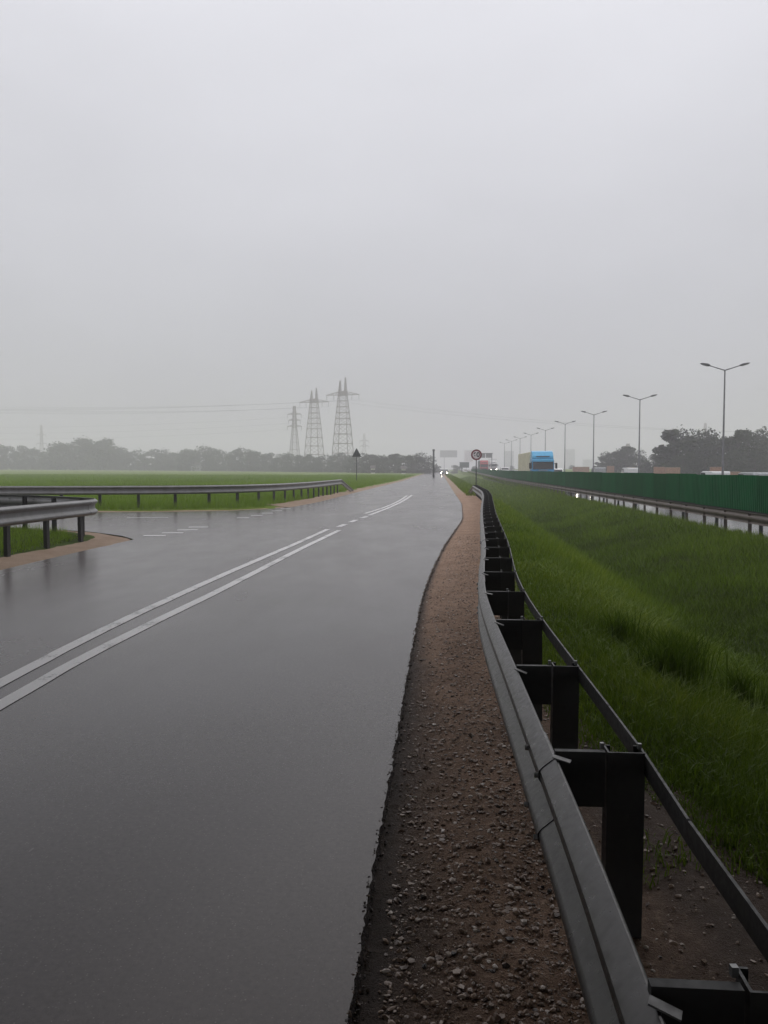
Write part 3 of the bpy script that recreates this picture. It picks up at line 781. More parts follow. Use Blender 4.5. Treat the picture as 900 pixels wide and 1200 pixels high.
# ------------------------------------------------------------------ vehicles
def wheel(root, x, y, r=.5, w=.3):
    t = MB().disc((x, y, r), r, 20, 'x', w).build('wheel', 'tyre', root, bevel=.02)
    MB().disc((x, y, r), r * .55, 14, 'x', w + .03).build('rim', 'rim', t)
def truck(loc, label, cab, cab2, tarp, lights=None, lit=False, trailer=True):
    """cab faces -y"""
    t = empty('truck', loc, -math.atan(HEAD)); tag(t, label, 'truck')
    prof = [(0, .5), (0, 1.6), (.04, 1.8), (.20, 2.95), (.42, 3.12), (.55, 3.2), (2.1, 3.25), (2.1, .5)]
    MB().prism(prof, (0, 0, 0), (0, 1, 0), (0, 0, 1), (1, 0, 0), 2.46).build('cab', cab, t, bevel=.06)
    MB().prism([(.34, 3.14), (.42, 3.45), (.9, 3.92), (1.3, 4.04), (2.0, 4.04), (2.0, 3.14)], (0, 0, 0), (0, 1, 0), (0, 0, 1), (1, 0, 0), 2.36).build('roof_spoiler', cab2, t, bevel=.07)
    MB().box((0, .34, 3.40), (1.5, .05, .10), Matrix.Rotation(R(-20), 3, 'X')).build('roof_slot', 'visor_dark', t)
    MB().prism([(-.0, 1.98), (.13, 2.86), (.19, 2.86), (.06, 1.98)], (0, 0, 0), (0, 1, 0), (0, 0, 1), (1, 0, 0), 2.24).build('windscreen', 'window_glass', t)
    MB().prism([(.08, 2.84), (-.08, 2.80), (-.05, 3.06), (.22, 3.12)], (0, 0, 0), (0, 1, 0), (0, 0, 1), (1, 0, 0), 2.3).build('sun_visor', cab2, t, bevel=.02)
    for s in (-1, 1):
        MB().box((s * 1.235, .75, 2.42), (.02, .75, .75)).build('side_window', 'window_glass', t)
        mr = MB().box((s * 1.45, .05, 2.35), (.22, .18, .66)).build('mirror', 'sign_black', t, bevel=.03)
        MB().bar((s * 1.2, .2, 2.6), (s * 1.45, .05, 2.58), .05).build('mirror_arm', 'sign_black', mr)
        MB().box((s * .95, -.02, .85), (.36, .06, .22)).build('headlight', 'headlight_lit' if lit else 'lamp_lens', t)
        for yy in (.9, 4.6): wheel(t, s * 1.05, yy)
    MB().box((0, -.012, 1.30), (1.6, .05, .34)).build('grille', 'visor_dark', t)
    MB().box((0, -.03, .62), (2.4, .12, .35)).build('bumper', 'visor_dark', t, bevel=.03)
    MB().box((0, -.02, 1.86), (1.0, .06, .07)).build('emblem_bar', 'paint_silver', t)
    if trailer:
        MB().box((0, 9.4, 2.55), (2.5, 13.4, 2.8)).build('trailer_box', tarp, t, bevel=.05)
        MB().box((0, 8, 1.0), (1.0, 14, .25)).build('chassis', 'sign_black', t)
        for k in range(9): 
            for s in (-1, 1): MB().box((s * 1.258, 3.4 + k * 1.5, 2.55), (.016, .06, 2.7)).build('side_strap', 'coping' if tarp == 'tarp_cream' else 'tarp_grey', t)
        for yy in (11.2, 12.5, 13.8):
            for s in (-1, 1): wheel(t, s * 1.05, yy)
    return t
def on_exp(L, y, dz=0): return (L + HEAD * y, y, float(zc(y)) + dz)
truck(on_exp(11.62, 91, .0), 'bright blue truck with cream trailer driving behind the green fence', 'truck_blue', 'truck_blue_light', 'tarp_cream')
truck(on_exp(13.9, 252, -.2), 'distant red truck behind the fence right of the speed sign', 'tarp_red', 'tarp_red', 'tarp_grey')
truck(on_exp(19.5, 292, -.1), 'distant pale truck with lit headlights under the sign gantry', 'board_pale', 'wall_white', 'wall_white', lit=True)

def car(loc, label, paint_m, rz=0, h=1.45, lit=None, van=False, l=4.3, w=1.76, name='car'):
    """front faces -y"""
    t = empty(name, loc, rz); tag(t, label, 'van' if van else 'car')
    k = h / 1.45
    if van: prof = [(0, .3), (-.02, .75), (.1, 1.0), (.75, 1.12), (1.35, h - .08), (1.8, h), (l - .1, h), (l, h - .15), (l, .3)]
    else: prof = [(0, .3), (-.02, .6), (.12, .78), (1.05, .95 * k ** .5), (1.85, h - .05), (2.4, h), (3.2, h - .03), (l - .35, 1.0), (l - .02, .92), (l, .35)]
    MB().prism(prof, (0, 0, 0), (0, 1, 0), (0, 0, 1), (1, 0, 0), w).build('body', paint_m, t, bevel=.07)
    ws = ((.85, 1.2), (1.32, h - .14)) if van else ((1.16, 1.02 * k ** .5), (1.80, h - .11))
    (ya, za), (yb, zb) = ws
    MB().prism([(ya - .03, za), (yb - .03, zb), (yb + .0, zb), (ya + .0, za)], (0, 0, 0), (0, 1, 0), (0, 0, 1), (1, 0, 0), w * .84).build('windscreen', 'window_glass', t)
    for s in (-1, 1):
        MB().prism([(ya + .25, za + .02), (yb + .1, zb), (yb + 1.3, zb), (yb + 1.7, za + .02)], (s * (w / 2 + .002), 0, 0), (0, 1, 0), (0, 0, 1), (1, 0, 0), .012).build('side_window', 'window_glass', t)
        MB().tube([(s * w * .37, -.05, .66), (s * w * .37, .02, .66)], [.10, .11], 12).build('headlight', lit or 'lamp_lens', t)
        MB().box((s * (w / 2 + .09), ya + .35, 1.0), (.18, .1, .13)).build('mirror', paint_m, t, bevel=.02)
        for yy in (.75, l - .8): wheel(t, s * (w / 2 - .12), yy, .32, .2)
    MB().box((0, -.025, .5), (w * .7, .04, .18)).build('grille', 'sign_black', t)
    MB().box((0, -.05, .38), (.52, .02, .11)).build('number_plate', 'paint_white', t)
    return t
hz = -math.atan(HEAD)
cx = (520.5 - 450) / 950 * 185
car((cx, 185, 0.0), 'oncoming car with two bright headlights far down the main road', 'paint_dark', hz, lit='headlight_strong')
car(on_exp(12.4, 69.5), 'car with lit headlights hidden behind the green fence, mirrored on the wet road', 'paint_silver', hz, lit='headlight_strong')
car(on_exp(14.5, 178, .0), 'distant pale van with two small headlights left of the blue truck', 'wall_white', hz, 1.95, lit='headlight_lit', van=True, l=5, name='van')
car(on_exp(14.7, 101), 'white van just showing beside the blue truck', 'paint_white', hz, 2.05, van=True, l=5, name='van')
for L, y, mat, h, lab in ((28, 146, 'paint_silver', 2.0, 'silver van showing over the fence between the third and second street lamps'), (28, 122, 'paint_white', 2.05, 'white van showing over the fence left of the second street lamp'),
                     (28, 85.5, 'paint_white', 1.75, 'white van showing over the fence left of the nearest street lamp'), (28, 75, 'paint_silver', 1.68, 'silver van showing over the fence right of the nearest street lamp')):
    car(on_exp(L, y), lab, mat, hz + math.pi, h, van=True, l=4.9, name='van')

# orange brick walls beyond the expressway
for u0, u1, v0, y, lab in ((671, 690, 547, 205, 'low orange wall left of the third street lamp'), (711, 719, 546, 172, 'small orange wall below the small right hand trees'), (735, 743, 547.5, 156, 'short orange wall beside the second street lamp'),
                      (766, 778, 547, 134, 'orange wall, left of the pair below the big trees'), (779.5, 796, 547.5, 131, 'orange wall, right of the pair below the big trees'), (832, 846, 547, 108, 'orange wall touching the nearest street lamp'), (846.5, 866, 552.5, 107, 'low orange wall right of the nearest street lamp')):
    x0, x1 = [(u - 450) / 950 * y for u in (u0, u1)]; zt = 1.45 + (550 - v0) * y / 950; z0 = g1((x0 + x1) / 2, y) - .05
    o = empty('brick_wall', ((x0 + x1) / 2, y, z0)); tag(o, lab, 'wall', 'orange walls beyond the expressway')
    w = x1 - x0; h = zt - z0
    MB().box((0, 0, h / 2 - .04), (w, .25, h - .08)).build('wall_panel', 'brick_orange', o)
    MB().box((0, 0, h - .035), (w + .06, .33, .07)).build('coping', 'coping', o)
    for s in (-1, 1): MB().box((s * (w / 2 - .1), -.02, h / 2 - .03), (.26, .34, h - .09)).build('pier', 'brick_orange', o)

# ------------------------------------------------------------------ trees
def tree_meshes(seed, h, w, nleaf, leaf, trunk_h=.25, lobes=9, sp=1.):
    r = np.random.default_rng(seed); rr = random.Random(seed)
    m = MB(); m.tube([(0, 0, -.3), (.02 * h, 0, h * .15), (.0, .01 * h, h * .45), (.02 * h, .0, h * .75)], [.035 * h, .026 * h, .018 * h, .006 * h], 8)
    cen = []
    for k in range(lobes):
        a = 2 * math.pi * (k + rr.random() * .7) / lobes * 2.4; q = rr.uniform(0, 1)
        zc_ = h * (trunk_h + (1 - trunk_h) * (.18 + .72 * (k + rr.random()) / lobes)); t = zc_ / h
        rad = w * .5 * math.sin(min(1, (1.08 - t) / .62) * math.pi / 2) * rr.uniform(.35, .85)
        c = (rad * math.cos(a), rad * math.sin(a), zc_); s = w * rr.uniform(.15, .28) * (1.1 - .3 * t) * sp
        cen.append((c, s))
        z0 = max(h * .12, zc_ - .28 * h); m.tube([(0, 0, z0), (c[0] * .5, c[1] * .5, (z0 + zc_) / 2 + .03 * h), c], [.012 * h, .008 * h, .003 * h], 5)
    if sp == 1.:
        for k in range(6):
            a = 2 * math.pi * (k + rr.random()) / 6; cen.append(((w * .36 * math.cos(a), w * .36 * math.sin(a), h * rr.uniform(.06, .14)), w * rr.uniform(.15, .2)))
    trunk = m.mesh('trunk', True); trunk.materials.append(M['bark'])
    pts = []; tint = []
    for (c, s) in cen:
        n = int(nleaf * s * s / sum(q[1] ** 2 for q in cen)); d = r.normal(size=(n, 3)); d /= np.linalg.norm(d, axis=1)[:, None]
        rad = s * (.35 + .65 * r.random(n) ** .45) * (1 + .25 * np.sin(d[:, 0] * 5 + s) * np.sin(d[:, 1] * 6 + 1))
        pts.append(np.array(c) + d * rad[:, None] * [1, 1, .82]); tint.append(np.clip(r.normal(.45, .2, n) + r.normal(0, .12), 0, 1))
    p = np.concatenate(pts); tint = np.concatenate(tint); n = len(p)
    a = r.normal(size=(n, 3)); a /= np.linalg.norm(a, axis=1)[:, None]; b_ = np.cross(a, r.normal(size=(n, 3))); b_ /= np.linalg.norm(b_, axis=1)[:, None]
    sz = leaf * r.uniform(.6, 1.4, (n, 1))
    v = np.stack([p - a * sz, p + b_ * sz * .55, p + a * sz, p - b_ * sz * .55], 1).reshape(-1, 3)
    cme = np_mesh('crown', v, np.arange(n * 4), 4, np.repeat(tint, 4))
    return trunk, cme
TV = [tree_meshes(20 + k, 10, w, 5200, .25, th, lb, sp=.68 if k > 5 else 1.) for k, (w, th, lb) in enumerate(((9.5, -.12, 15), (8, -.12, 14), (10.5, -.1, 17), (7, -.14, 13), (9, -.06, 13), (11, -.12, 17), (8, .0, 16), (7, -.05, 14)))]
for t, c in TV[:3]: c.materials.append(M['leaf_dark'])
for t, c in TV[3:]: c.materials.append(M['leaf_mid'])
def tree(x, y, z, h, var, label, group, rz=None, wide=1., name='tree'):
    o = empty(name, (x, y, z), random.uniform(0, 6.28) if rz is None else rz); o.scale = (h / 10 * wide, h / 10 * wide, h / 10)
    t, c = TV[var]; link('trunk', t, None, o); link('crown', c, None, o)
    return tag(o, label, 'tree', group)
ORD = ['first', 'second', 'third', 'fourth', 'fifth', 'sixth', 'seventh', 'eighth', 'ninth', 'tenth', 'eleventh', 'twelfth', 'thirteenth', 'fourteenth', 'fifteenth', 'sixteenth', 'seventeenth', 'eighteenth', 'nineteenth', 'twentieth',
       'twenty-first', 'twenty-second', 'twenty-third', 'twenty-fourth', 'twenty-fifth', 'twenty-sixth', 'twenty-seventh', 'twenty-eighth', 'twenty-ninth', 'thirtieth', 'thirty-first', 'thirty-second', 'thirty-third', 'thirty-fourth']
def row(specs, label, group, wide=1.15, k_=1.0):
    specs = sorted((u, v, y * k_, q) for u, v, y, q in specs)
    for k, (u, vt, y, var) in enumerate(specs):
        x = (u - 450) / 950 * y; z0 = g1(x, y) - .1; h = (1.45 + (550 - vt) * y / 950 - z0) * 1.04
        tree(x, y, z0, h, var, label % ORD[k], group, wide=wide * random.uniform(.95, 1.2))
left = [(-12, 524, 520, 2), (8, 522, 520, 0), (30, 523, 525, 1), (47, 527, 540, 5), (60, 525, 520, 4), (76, 520, 515, 0), (88, 515, 515, 2), (103, 513, 515, 6), (116, 517, 510, 5), (128, 516, 515, 4), (140, 525, 515, 0),
        (156, 528, 510, 2), (170, 529, 505, 3), (184, 527, 510, 1), (198, 528, 505, 2), (207, 531, 505, 4)]
row(left, '%s tree from the left in the hazy row beyond the left field', 'hazy trees beyond the left field')
mid_l = [(222, 527, 480, 0), (234, 524, 475, 2), (248, 526, 470, 1), (262, 529, 460, 5), (276, 527, 450, 4), (290, 526, 445, 2), (303, 529, 440, 0), (316, 531, 430, 1), (330, 533, 400, 2), (342, 532, 390, 5), (353, 533, 385, 0), (365, 533, 380, 4), (377, 534, 372, 2), (388, 535, 368, 3), (398, 531, 362, 1), (408, 533, 355, 0)]
row(mid_l, '%s tree from the left in the grey row below the pylons', 'grey trees below the pylons')
mid_r = [(424, 532, 300, 2), (434, 533, 295, 1), (444, 533, 292, 0), (454, 535, 290, 5), (463, 531, 285, 6), (473, 534, 280, 4), (484, 533, 276, 0), (495, 532, 272, 2)]
row(mid_r, '%s tree from the warning sign in the dark row left of the road end', 'dark trees left of the road end')
right = [(756, 538, 168, 3), (768, 533, 165, 1), (780, 520, 150, 7), (789, 502, 146, 6), (804, 506, 148, 2), (822, 507, 150, 5), (836, 512, 150, 1), (850, 510, 146, 7), (863, 502, 145, 6), (877, 507, 147, 4), (890, 509, 150, 2), (906, 506, 150, 5), (925, 508, 150, 0), (800, 530, 140, 5), (826, 532, 140, 2), (858, 531, 138, 5), (884, 530, 138, 2)]
row(right, '%s tree from the left in the big dark grove right of the lamps', 'big dark grove beyond the expressway', 1.0, 1.12)
right2 = [(700, 541, 235, 3), (711, 533, 232, 1), (722, 527, 228, 2), (733, 522, 226, 6), (744, 529, 226, 2), (753, 541, 230, 5)]
row(right2, '%s tree from the left in the small clump behind the second lamp', 'small tree clump beyond the expressway')
bush = [(670, 545, 420, 2), (640, 546, 430, 0), (600, 546, 430, 5), (556, 546, 420, 2), (535, 545, 400, 0), (512, 545, 380, 1)]
row(bush, '%s faint tree from the left along the hazy horizon past the road', 'faint horizon trees')

# ------------------------------------------------------------------ far buildings
def house(u, v_t, v_b, w, y, wall, roof, label, flat=False):
    x = (u - 450) / 950 * y; z0 = g1(x, y) - .1; W_ = w * y / 950; h = 1.45 + (550 - v_t) * y / 950 - z0
    o = empty('building' if flat else 'house', (x, y, z0)); tag(o, label, 'building' if flat else 'house'); D = min(W_, 12)
    hw = h if flat else h * .62
    MB().box((0, 0, hw / 2), (W_, D, hw)).build('wall', wall, o)
    if flat: MB().box((0, 0, hw + .15), (W_ + .3, D + .3, .3)).build('roof', 'roof_dark', o)
    else: MB().prism([(-D / 2 - .3, hw), (D / 2 + .3, hw), (0, h)], (0, 0, 0), (0, 1, 0), (0, 0, 1), (1, 0, 0), W_ + .5).build('roof', roof, o)
    nx = max(2, int(W_ / 3)); ny = max(1, int(hw / 3.2))
    wm = MB().box((0, 0, 0), (.7, .1, .8)).mesh('window'); wm.materials.append(M['window_glass'])
    for i in range(nx):
        for j in range(ny): link('window', wm, None, o, (-W_ / 2 + W_ * (i + .5) / nx, -D / 2 - .02, hw * (j + .5) / ny))
house(295, 534, 548, 7, 620, 'wall_pink', 'roof_red', 'pink house between the hazy trees left of the pylons')
house(231, 542, 546, 11, 470, 'wall_grey', 'roof_dark', 'low white house below the hazy trees on the left')
house(437, 545.2, 551, 5, 255, 'wall_white', 'roof_dark', 'small white house in front of the dark trees near the warning sign')
house(473, 546, 551, 5, 245, 'wall_white', 'roof_dark', 'small white house in front of the dark trees near the road end')
house(596, 529, 550, 10, 1050, 'wall_grey', 'roof_dark', 'faint white block left of the blue truck', True)
house(667, 527, 550, 10, 1150, 'wall_grey', 'roof_dark', 'faint grey tower block between the street lamps', True)
house(688, 539, 550, 9, 1100, 'wall_grey', 'roof_dark', 'faint low grey block beside the third street lamp', True)
house(577, 538, 550, 9, 1100, 'wall_grey', 'roof_dark', 'faint pale block behind the sign gantry', True)

# ------------------------------------------------------------------ pylons and wires
def lattice(root, z0, z1, w0, w1, n, cx0=0, cx1=0, leg_t=.3, br=.13, hz_every=1, legs=True, d0=None, d1=None):
    d0 = w0 if d0 is None else d0; d1 = w1 if d1 is None else d1
    def P(t, sx, sy): return Vector((cx0 + (cx1 - cx0) * t + sx * (w0 + (w1 - w0) * t) / 2, sy * (d0 + (d1 - d0) * t) / 2, z0 + (z1 - z0) * t))
    cs = ((-1, -1), (1, -1), (1, 1), (-1, 1))
    for s in cs: MB().bar(P(0, *s), P(1, *s), leg_t).build('leg', 'pylon_steel', root)
    ts = [1 - (1 - k / n) ** 1.0 for k in range(n + 1)]
    for k in range(n):
        for i in range(4):
            a, b_ = cs[i], cs[(i + 1) % 4]; m = MB()
            m.bar(P(ts[k], *a), P(ts[k + 1], *b_), br).bar(P(ts[k], *b_), P(ts[k + 1], *a), br)
            if k % hz_every == 0: m.bar(P(ts[k], *a), P(ts[k], *b_), br * 2.2)
            m.build('brace', 'pylon_steel', root)
def arm(root, z, x0, x1, th, y=0, name='crossarm'):
    m = MB(); n = max(2, int(abs(x1 - x0) / 2)); 
    for s in (-1, 1): m.bar((x0, s * th * .5, z), (x1, s * .1, z), .22); m.bar((x0, s * th * .5, z + th), (x1, s * .1, z + .15), .2)
    for k in range(n):
        a = x0 + (x1 - x0) * k / n; b_ = x0 + (x1 - x0) * (k + 1) / n
        m.bar((a, 0, z + th * (1 - k / n)), (b_, 0, z), .14).bar((a, 0, z), (b_, 0, z + th * (1 - (k + 1) / n)), .14)
    return m.build(name, 'pylon_steel', root)
def insul(root, x, z, L=2.6):
    m = MB().tube([(x, 0, z), (x, 0, z - L)], .06, 6)
    for k in range(6): m.tube([(x, 0, z - .4 - k * .33), (x, 0, z - .5 - k * .33)], .18, 8)
    m.build('insulator', 'glass_insulator', root)
def big_pylon(u, vt, y, rz, label, arm_v, half):
    x = (u - 450) / 950 * y; z0 = g1(x, y); H = 1.45 + (550 - vt) * y / 950 - z0; za = 1.45 + (550 - arm_v) * y / 950 - z0
    o = empty('pylon', (x, y, z0), rz); tag(o, label, 'pylon', 'power pylons behind the field')
    lattice(o, 0, za * .62, 9.4, 6.0, 5, leg_t=.32, br=.12)
    lattice(o, za * .62, za, 6.0, 3.9, 5, leg_t=.28, br=.12, d1=2.2)
    MB().box((0, 0, za + .9), (4.4, 1.6, .3)).build('bridge', 'pylon_steel', o)
    lattice(o, za, za + 2.2, 3.9, 3.9, 2, leg_t=.3, br=.3, d0=2.2, d1=1.6)
    for s in (-1, 1):
        lattice(o, za + 2.2, H - (0 if s > 0 else 1.5), 1.0, .25, 3, cx0=s * 1.5, cx1=s * 1.35, leg_t=.26, br=.12)
        arm(o, za, s * 1.9, s * half, 1.6)
        for q in (.55, .98): insul(o, s * half * q, za)
    return o, za
def slim_pylon(u, vt, y, rz, label, arms, half):
    x = (u - 450) / 950 * y; z0 = g1(x, y); H = 1.45 + (550 - vt) * y / 950 - z0
    o = empty('pylon', (x, y, z0), rz); tag(o, label, 'pylon', 'power pylons behind the field'); zs = [1.45 + (550 - a) * y / 950 - z0 for a in arms]
    wl = zs[-1] - .5
    lattice(o, 0, wl, 6.2, 2.2, 6, leg_t=.26, br=.11)
    lattice(o, wl, H, 2.2, 1.1, 6, leg_t=.26, br=.14)
    for z, hf in zip(zs, half):
        for s in (-1, 1): arm(o, z, s * .7, s * hf, 1.0); insul(o, s * hf * .97, z, 1.6)
    return o, zs
p1, z1 = big_pylon(402, 443, 400, R(-18), 'tallest lattice pylon, rightmost of the three', 463.5, 8.6)
p2, z2 = big_pylon(368.5, 455, 445, R(-18), 'twin peaked lattice pylon, middle of the three', 472, 8.6)
p3, z3 = slim_pylon(345.5, 476, 470, R(-12), 'slim lattice pylon with three cross-arms, leftmost of the three', (486, 493, 500), (4.2, 3.6, 4.4))
slim_pylon(427, 508, 700, 0, 'very faint small pylon right of the tallest pylon', (517, 523), (4, 4))
slim_pylon(50, 498, 800, 0, 'very faint pylon above the trees at far left', (510, 520), (4.5, 5))
slim_pylon(825, 496, 620, 0, 'very faint pylon rising above the big dark grove', (505, 512), (5, 5))
slim_pylon(735, 520, 420, 0, 'thin faint mast above the small tree clump', (524, 528), (1.4, 1.4))
def wire(a, b_, sag, label, rad=.05):
    a, b_ = Vector(a), Vector(b_); pts = [a.lerp(b_, t) - Vector((0, 0, sag * 4 * t * (1 - t))) for t in np.linspace(0, 1, 24)]
    tag(MB().tube(pts, rad, 4).build('power_line', 'wire'), label, 'wire', 'power lines')
bpy.context.view_layer.update()
def tip(p, x, z): return p.matrix_world @ Vector((x, 0, z))
wl = ['outermost lower', 'second', 'third', 'innermost']
for k, q in enumerate((-8.4, -4.7, 4.7, 8.4)):
    a = tip(p2, q, z2 - 2.6); wire(a, a + Vector((-330, -60 + 4 * k, 4 + k * 1.2)), 7, 'faint %s power line from the middle pylon to the left edge' % wl[k], .022)
    a = tip(p1, q, z1 - 2.6); wire(a, a + Vector((-420, -30 + 4 * k, 8 + k * 1.2)), 9, 'faint %s power line from the tallest pylon to the left edge' % wl[k], .02)
    wire(a, a + Vector((330, 40 + 4 * k, -12)), 7, 'faint %s power line from the tallest pylon towards the right' % wl[k], .018)
for k, z in enumerate(z3): 
    a = tip(p3, -4, z - 1.6); wire(a, a + Vector((-350, 10, 1)), 6, 'faint %s power line from the slim pylon to the left edge' % ('top', 'middle', 'bottom')[k], .02)
wire((150, 330, 34), (420, 330, 30), 5, 'faint power line crossing above the right hand trees', .022)

# ------------------------------------------------------------------ grass
def blades(name, x, y, z, hgt, wid, mat, label, r, segs=2, lean=.5, tint=None, cat='grass'):
    n = len(x); a = r.uniform(0, 6.28, n); dx, dy = np.cos(a), np.sin(a); b_ = r.uniform(0, 6.28, n); ln = lean * hgt * r.uniform(.2, 1.2, n)
    lx, ly = np.cos(b_) * ln, np.sin(b_) * ln; w = wid / 2
    if segs == 2:
        v = np.stack([np.stack([x - dx * w, y - dy * w, z], -1), np.stack([x + dx * w, y + dy * w, z], -1),
                      np.stack([x + dx * w * .7 + lx * .35, y + dy * w * .7 + ly * .35, z + hgt * .6], -1), np.stack([x - dx * w * .7 + lx * .35, y - dy * w * .7 + ly * .35, z + hgt * .6], -1),
                      np.stack([x + lx, y + ly, z + hgt * (1 - .25 * lean)], -1)], 1)
        f = np.array([0, 1, 2, 0, 2, 3, 3, 2, 4]); k = 5
    else:
        v = np.stack([np.stack([x - dx * w, y - dy * w, z], -1), np.stack([x + dx * w, y + dy * w, z], -1), np.stack([x + lx, y + ly, z + hgt], -1)], 1); f = np.array([0, 1, 2]); k = 3
    F = (f[None] + (np.arange(n) * k)[:, None]).reshape(-1)
    t = np.clip(r.normal(.5, .2, n), 0, 1) if tint is None else tint
    me = np_mesh(name, v.reshape(-1, 3), F, 3, np.repeat(t, k)); o = link(name, me, mat); tag(o, label, cat, kind='stuff'); return o
r = np.random.default_rng(33)
# ditch, near to far
def ditch(n, y0, y1, seed, h0, h1, w0, segs, label):
    r = np.random.default_rng(seed); y = y0 * (y1 / y0) ** r.random(n); s = POST_L(y) + .12 + .12 * gridnoise(y * 2, y, 1.3, 9)
    s = s + np.interp(y, [2, 3.2, 4.6], [.75, .45, 0])
    L = s + (8.95 - s) * r.random(n) ** 1.15; x = L + HEAD * y
    keep = x < .56 * y + 1.6
    x, y, L = x[keep], y[keep], L[keep]; n = len(x)
    pat = gridnoise(x, y, 1.1, 21) * .6 + gridnoise(x, y, 3.2, 22) * .4
    edge = np.clip((L - (POST_L(y) + .1)) / .8, .4, 1)
    h = (h0 + (h1 - h0) * r.random(n) ** 1.5) * (1 + .95 * pat) * edge
    tint = np.clip(.46 + .6 * pat + r.normal(0, .17, n) + .12 * np.clip(1 - np.abs(L - 3.2) / 2, 0, 1) - .3 * np.exp(-((L - 4.8) / .7) ** 2) - .16 * np.clip((L - 5) / .8, 0, 1) + .12 * gridnoise(x, y, .8, 91), 0, 1)  # tint also puts shade into the blade colour along the ditch bottom
    blades('ditch_grass', x, y, gz(x, y) - .01, h, w0 * r.uniform(.6, 1.3, n) * np.clip(y / 8, .8, 3), 'blade_ditch', label, r, segs, .7, tint)
ditch(190000, 2.0, 14, 41, .09, .26, .008, 2, 'thick green grass on the near ditch slope behind the guardrail')
ditch(150000, 13, 60, 42, .10, .28, .013, 1, 'green grass covering the ditch further along')
# sparse sprigs on the bare soil beside the posts
n = 11000; y = 1.8 * (9 / 1.8) ** r.random(n); x = POST_L(y) + HEAD * y + r.uniform(.1, 1.7, n)
keep = gridnoise(x, y, 3, 77) > -.05; x, y = x[keep], y[keep]; n = len(x)
blades('grass_sprigs', x, y, np.maximum(sh_z(x, y), gz(x, y)) - .01, r.uniform(.02, .10, n), r.uniform(.004, .008, n), 'blade_ditch', 'sparse grass sprigs on the bare soil beside the posts', r, 2, .8)
# dry stalks on the far slope
n = 2600; y = 8 * (40 / 8) ** r.random(n); L = r.uniform(5.2, 8.4, n); x = L + HEAD * y; keep = gridnoise(x, y, .9, 55) > .25; x, y = x[keep], y[keep]; n = len(x)
blades('dry_grass', x, y, gz(x, y), r.uniform(.12, .3, n), r.uniform(.006, .014, n), 'blade_dry', 'brownish dry grass patches on the far ditch slope', r, 1, .9)
# grass along the far right verge
n = 40000; y = 45 * (220 / 45) ** r.random(n); L = XR(y) - HEAD * y + .6 + (8.4 - 1.7) * r.random(n); x = L + HEAD * y
blades('verge_grass', x, y, gz(x, y), r.uniform(.12, .35, n), r.uniform(.02, .06, n) * np.clip(y / 70, 1, 3), 'blade_ditch', 'grass between the far road and the fence', r, 1, .6)
# taller fringe in front of the expressway rail
n = 16000; y = 12 * (90 / 12) ** r.random(n); x = 8.25 + .75 * r.random(n) + HEAD * y
blades('fringe_grass', x, y, gz(x, y) - .02, r.uniform(.12, .36, n) * (1 + .5 * gridnoise(x, y, 1.5, 88)), r.uniform(.008, .016, n) * np.clip(y / 20, 1, 3), 'blade_ditch', 'taller grass fringe below the rusty guardrail', r, 1, .5)
# weeds along the foot of the fence further away
n = 14000; y = 62 * (260 / 62) ** r.random(n); x = 8.9 + .85 * r.random(n) + HEAD * y
blades('fence_weeds', x, y, zc(y) - .02, r.uniform(.25, .6, n), r.uniform(.02, .05, n) * np.clip(y / 70, 1, 3), 'blade_ditch', 'weeds along the foot of the far green fence', r, 1, .4)
# left field
n = 230000; y = 27.7 * (190 / 27.7) ** r.random(n); x = -.52 * y + r.random(n) * (.52 * y + XL(y) - .75)
keep = (y > far_edge_y(x) + .5) & (x < XL(y) - .6); x, y = x[keep], y[keep]; n = len(x)
pat = gridnoise(x, y, .22, 61)
blades('field_grass', x, y, gz(x, y) - .02, (r.uniform(.12, .34, n)) * (1 + .3 * pat), r.uniform(.012, .026, n) * np.clip(y / 30, 1, 5), 'blade_field', 'bright green young crop filling the flat left field', r, 1, .5, np.clip(.5 + .35 * pat + r.normal(0, .15, n), 0, 1))
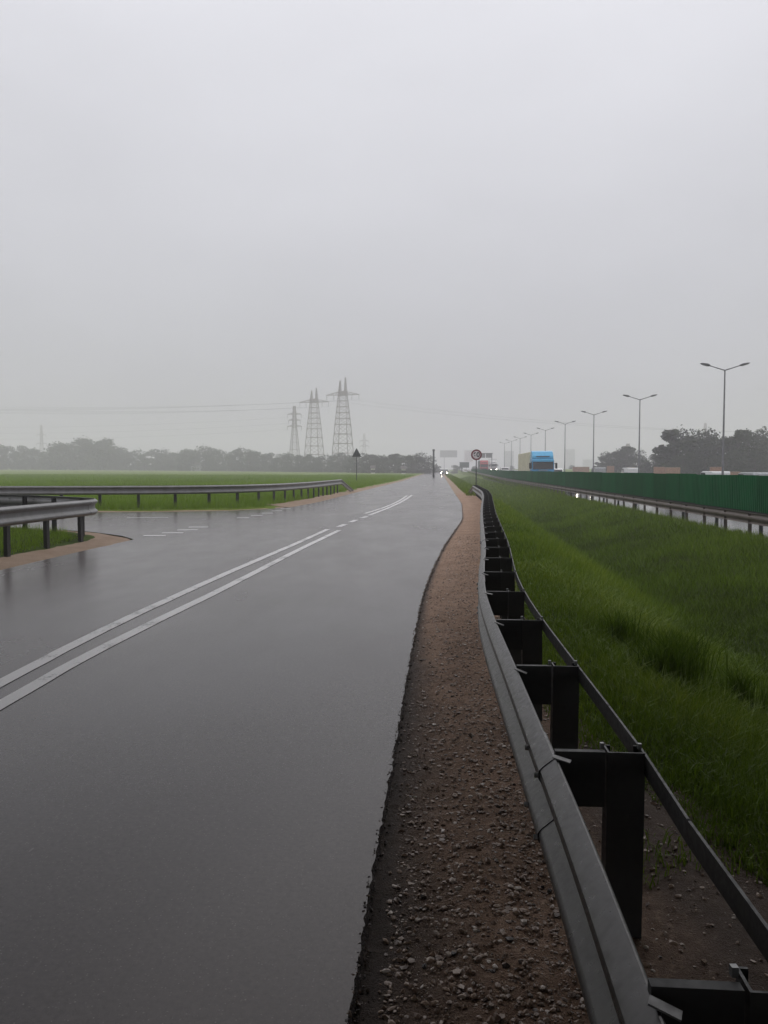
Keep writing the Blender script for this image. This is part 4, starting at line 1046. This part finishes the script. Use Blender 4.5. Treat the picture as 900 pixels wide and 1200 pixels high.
# corner bank
n = 26000; x = -12 + 6.3 * r.random(n); y = 10 + 11 * r.random(n)
fy_ = np.interp(x, [-22, -14, -9, -6.9, -6.3], [20.9, 20.1, 18.9, 17.5, 16.2]); fx_ = np.interp(y, [4, 12, 15.5, 16.4], [-6.35, -6.25, -5.95, -6.2])
keep = (y < fy_ + .1 * gridnoise(x, y, 4, 2)) & (x < fx_ + .15 * gridnoise(x, y, 3, 4)); x, y = x[keep], y[keep]; n = len(x)
blades('bank_grass', x, y, np.full(n, .05), r.uniform(.08, .24, n), r.uniform(.008, .016, n), 'blade_field', 'grass on the corner bank under the near left guardrail', r, 1, .6)

# tall weeds standing in the ditch
def weed(x, y, h, n, label, seed):
    r = np.random.default_rng(seed); z = g1(x, y); o = empty('grass_tuft', (x, y, z)); tag(o, label, 'grass tuft', 'tall tufts in the ditch')
    for nm, m_, hh, wd in (('blades', 'weed_leaf', h, .011), ('stalks', 'blade_ditch', h * 1.15, .004)):
        k = n * (14 if nm == 'blades' else 4); a = r.uniform(0, 6.28, k); q = np.abs(r.normal(0, .16, k))
        b_ = blades(nm, q * np.cos(a), q * np.sin(a), np.full(k, -.03), hh * r.uniform(.45, 1.05, k), wd * r.uniform(.6, 1.2, k), m_, 'x', r, 2, .45)
        for p in ('label', 'category', 'kind'): del b_[p]
        b_.parent = o
for k, (x, y, h, n, lab) in enumerate(((2.35, 6.6, .62, 34, 'dark upright grass tuft in the ditch, nearest of the clumps'), (2.75, 7.5, .62, 30, 'dark upright grass tuft in the middle of the ditch clumps'), (2.3, 7.9, .5, 24, 'small dark grass tuft nearest the guardrail posts'), (3.2, 7.2, .5, 24, 'dark grass tuft furthest right in the ditch clumps'))):
    weed(x, y, h, n, lab, 300 + k)

# ------------------------------------------------------------------ haze over the whole place
hz_m = bpy.data.materials.new('haze'); hz_m.use_nodes = True; t = hz_m.node_tree; t.nodes.clear()
o_ = t.nodes.new('ShaderNodeOutputMaterial'); pv = t.nodes.new('ShaderNodeVolumePrincipled')
pv.inputs['Color'].default_value = (.972, .955, .985, 1); pv.inputs['Density'].default_value = HAZE_DENSITY; pv.inputs['Anisotropy'].default_value = .2
t.links.new(pv.outputs[0], o_.inputs['Volume']); MATS['haze'] = hz_m
hb_ = MB().box((0, 850, 30), (3600, 2000, 66)).build('haze', 'haze')
tag(hb_, 'grey rain haze hanging over the whole landscape', 'haze', kind='stuff')
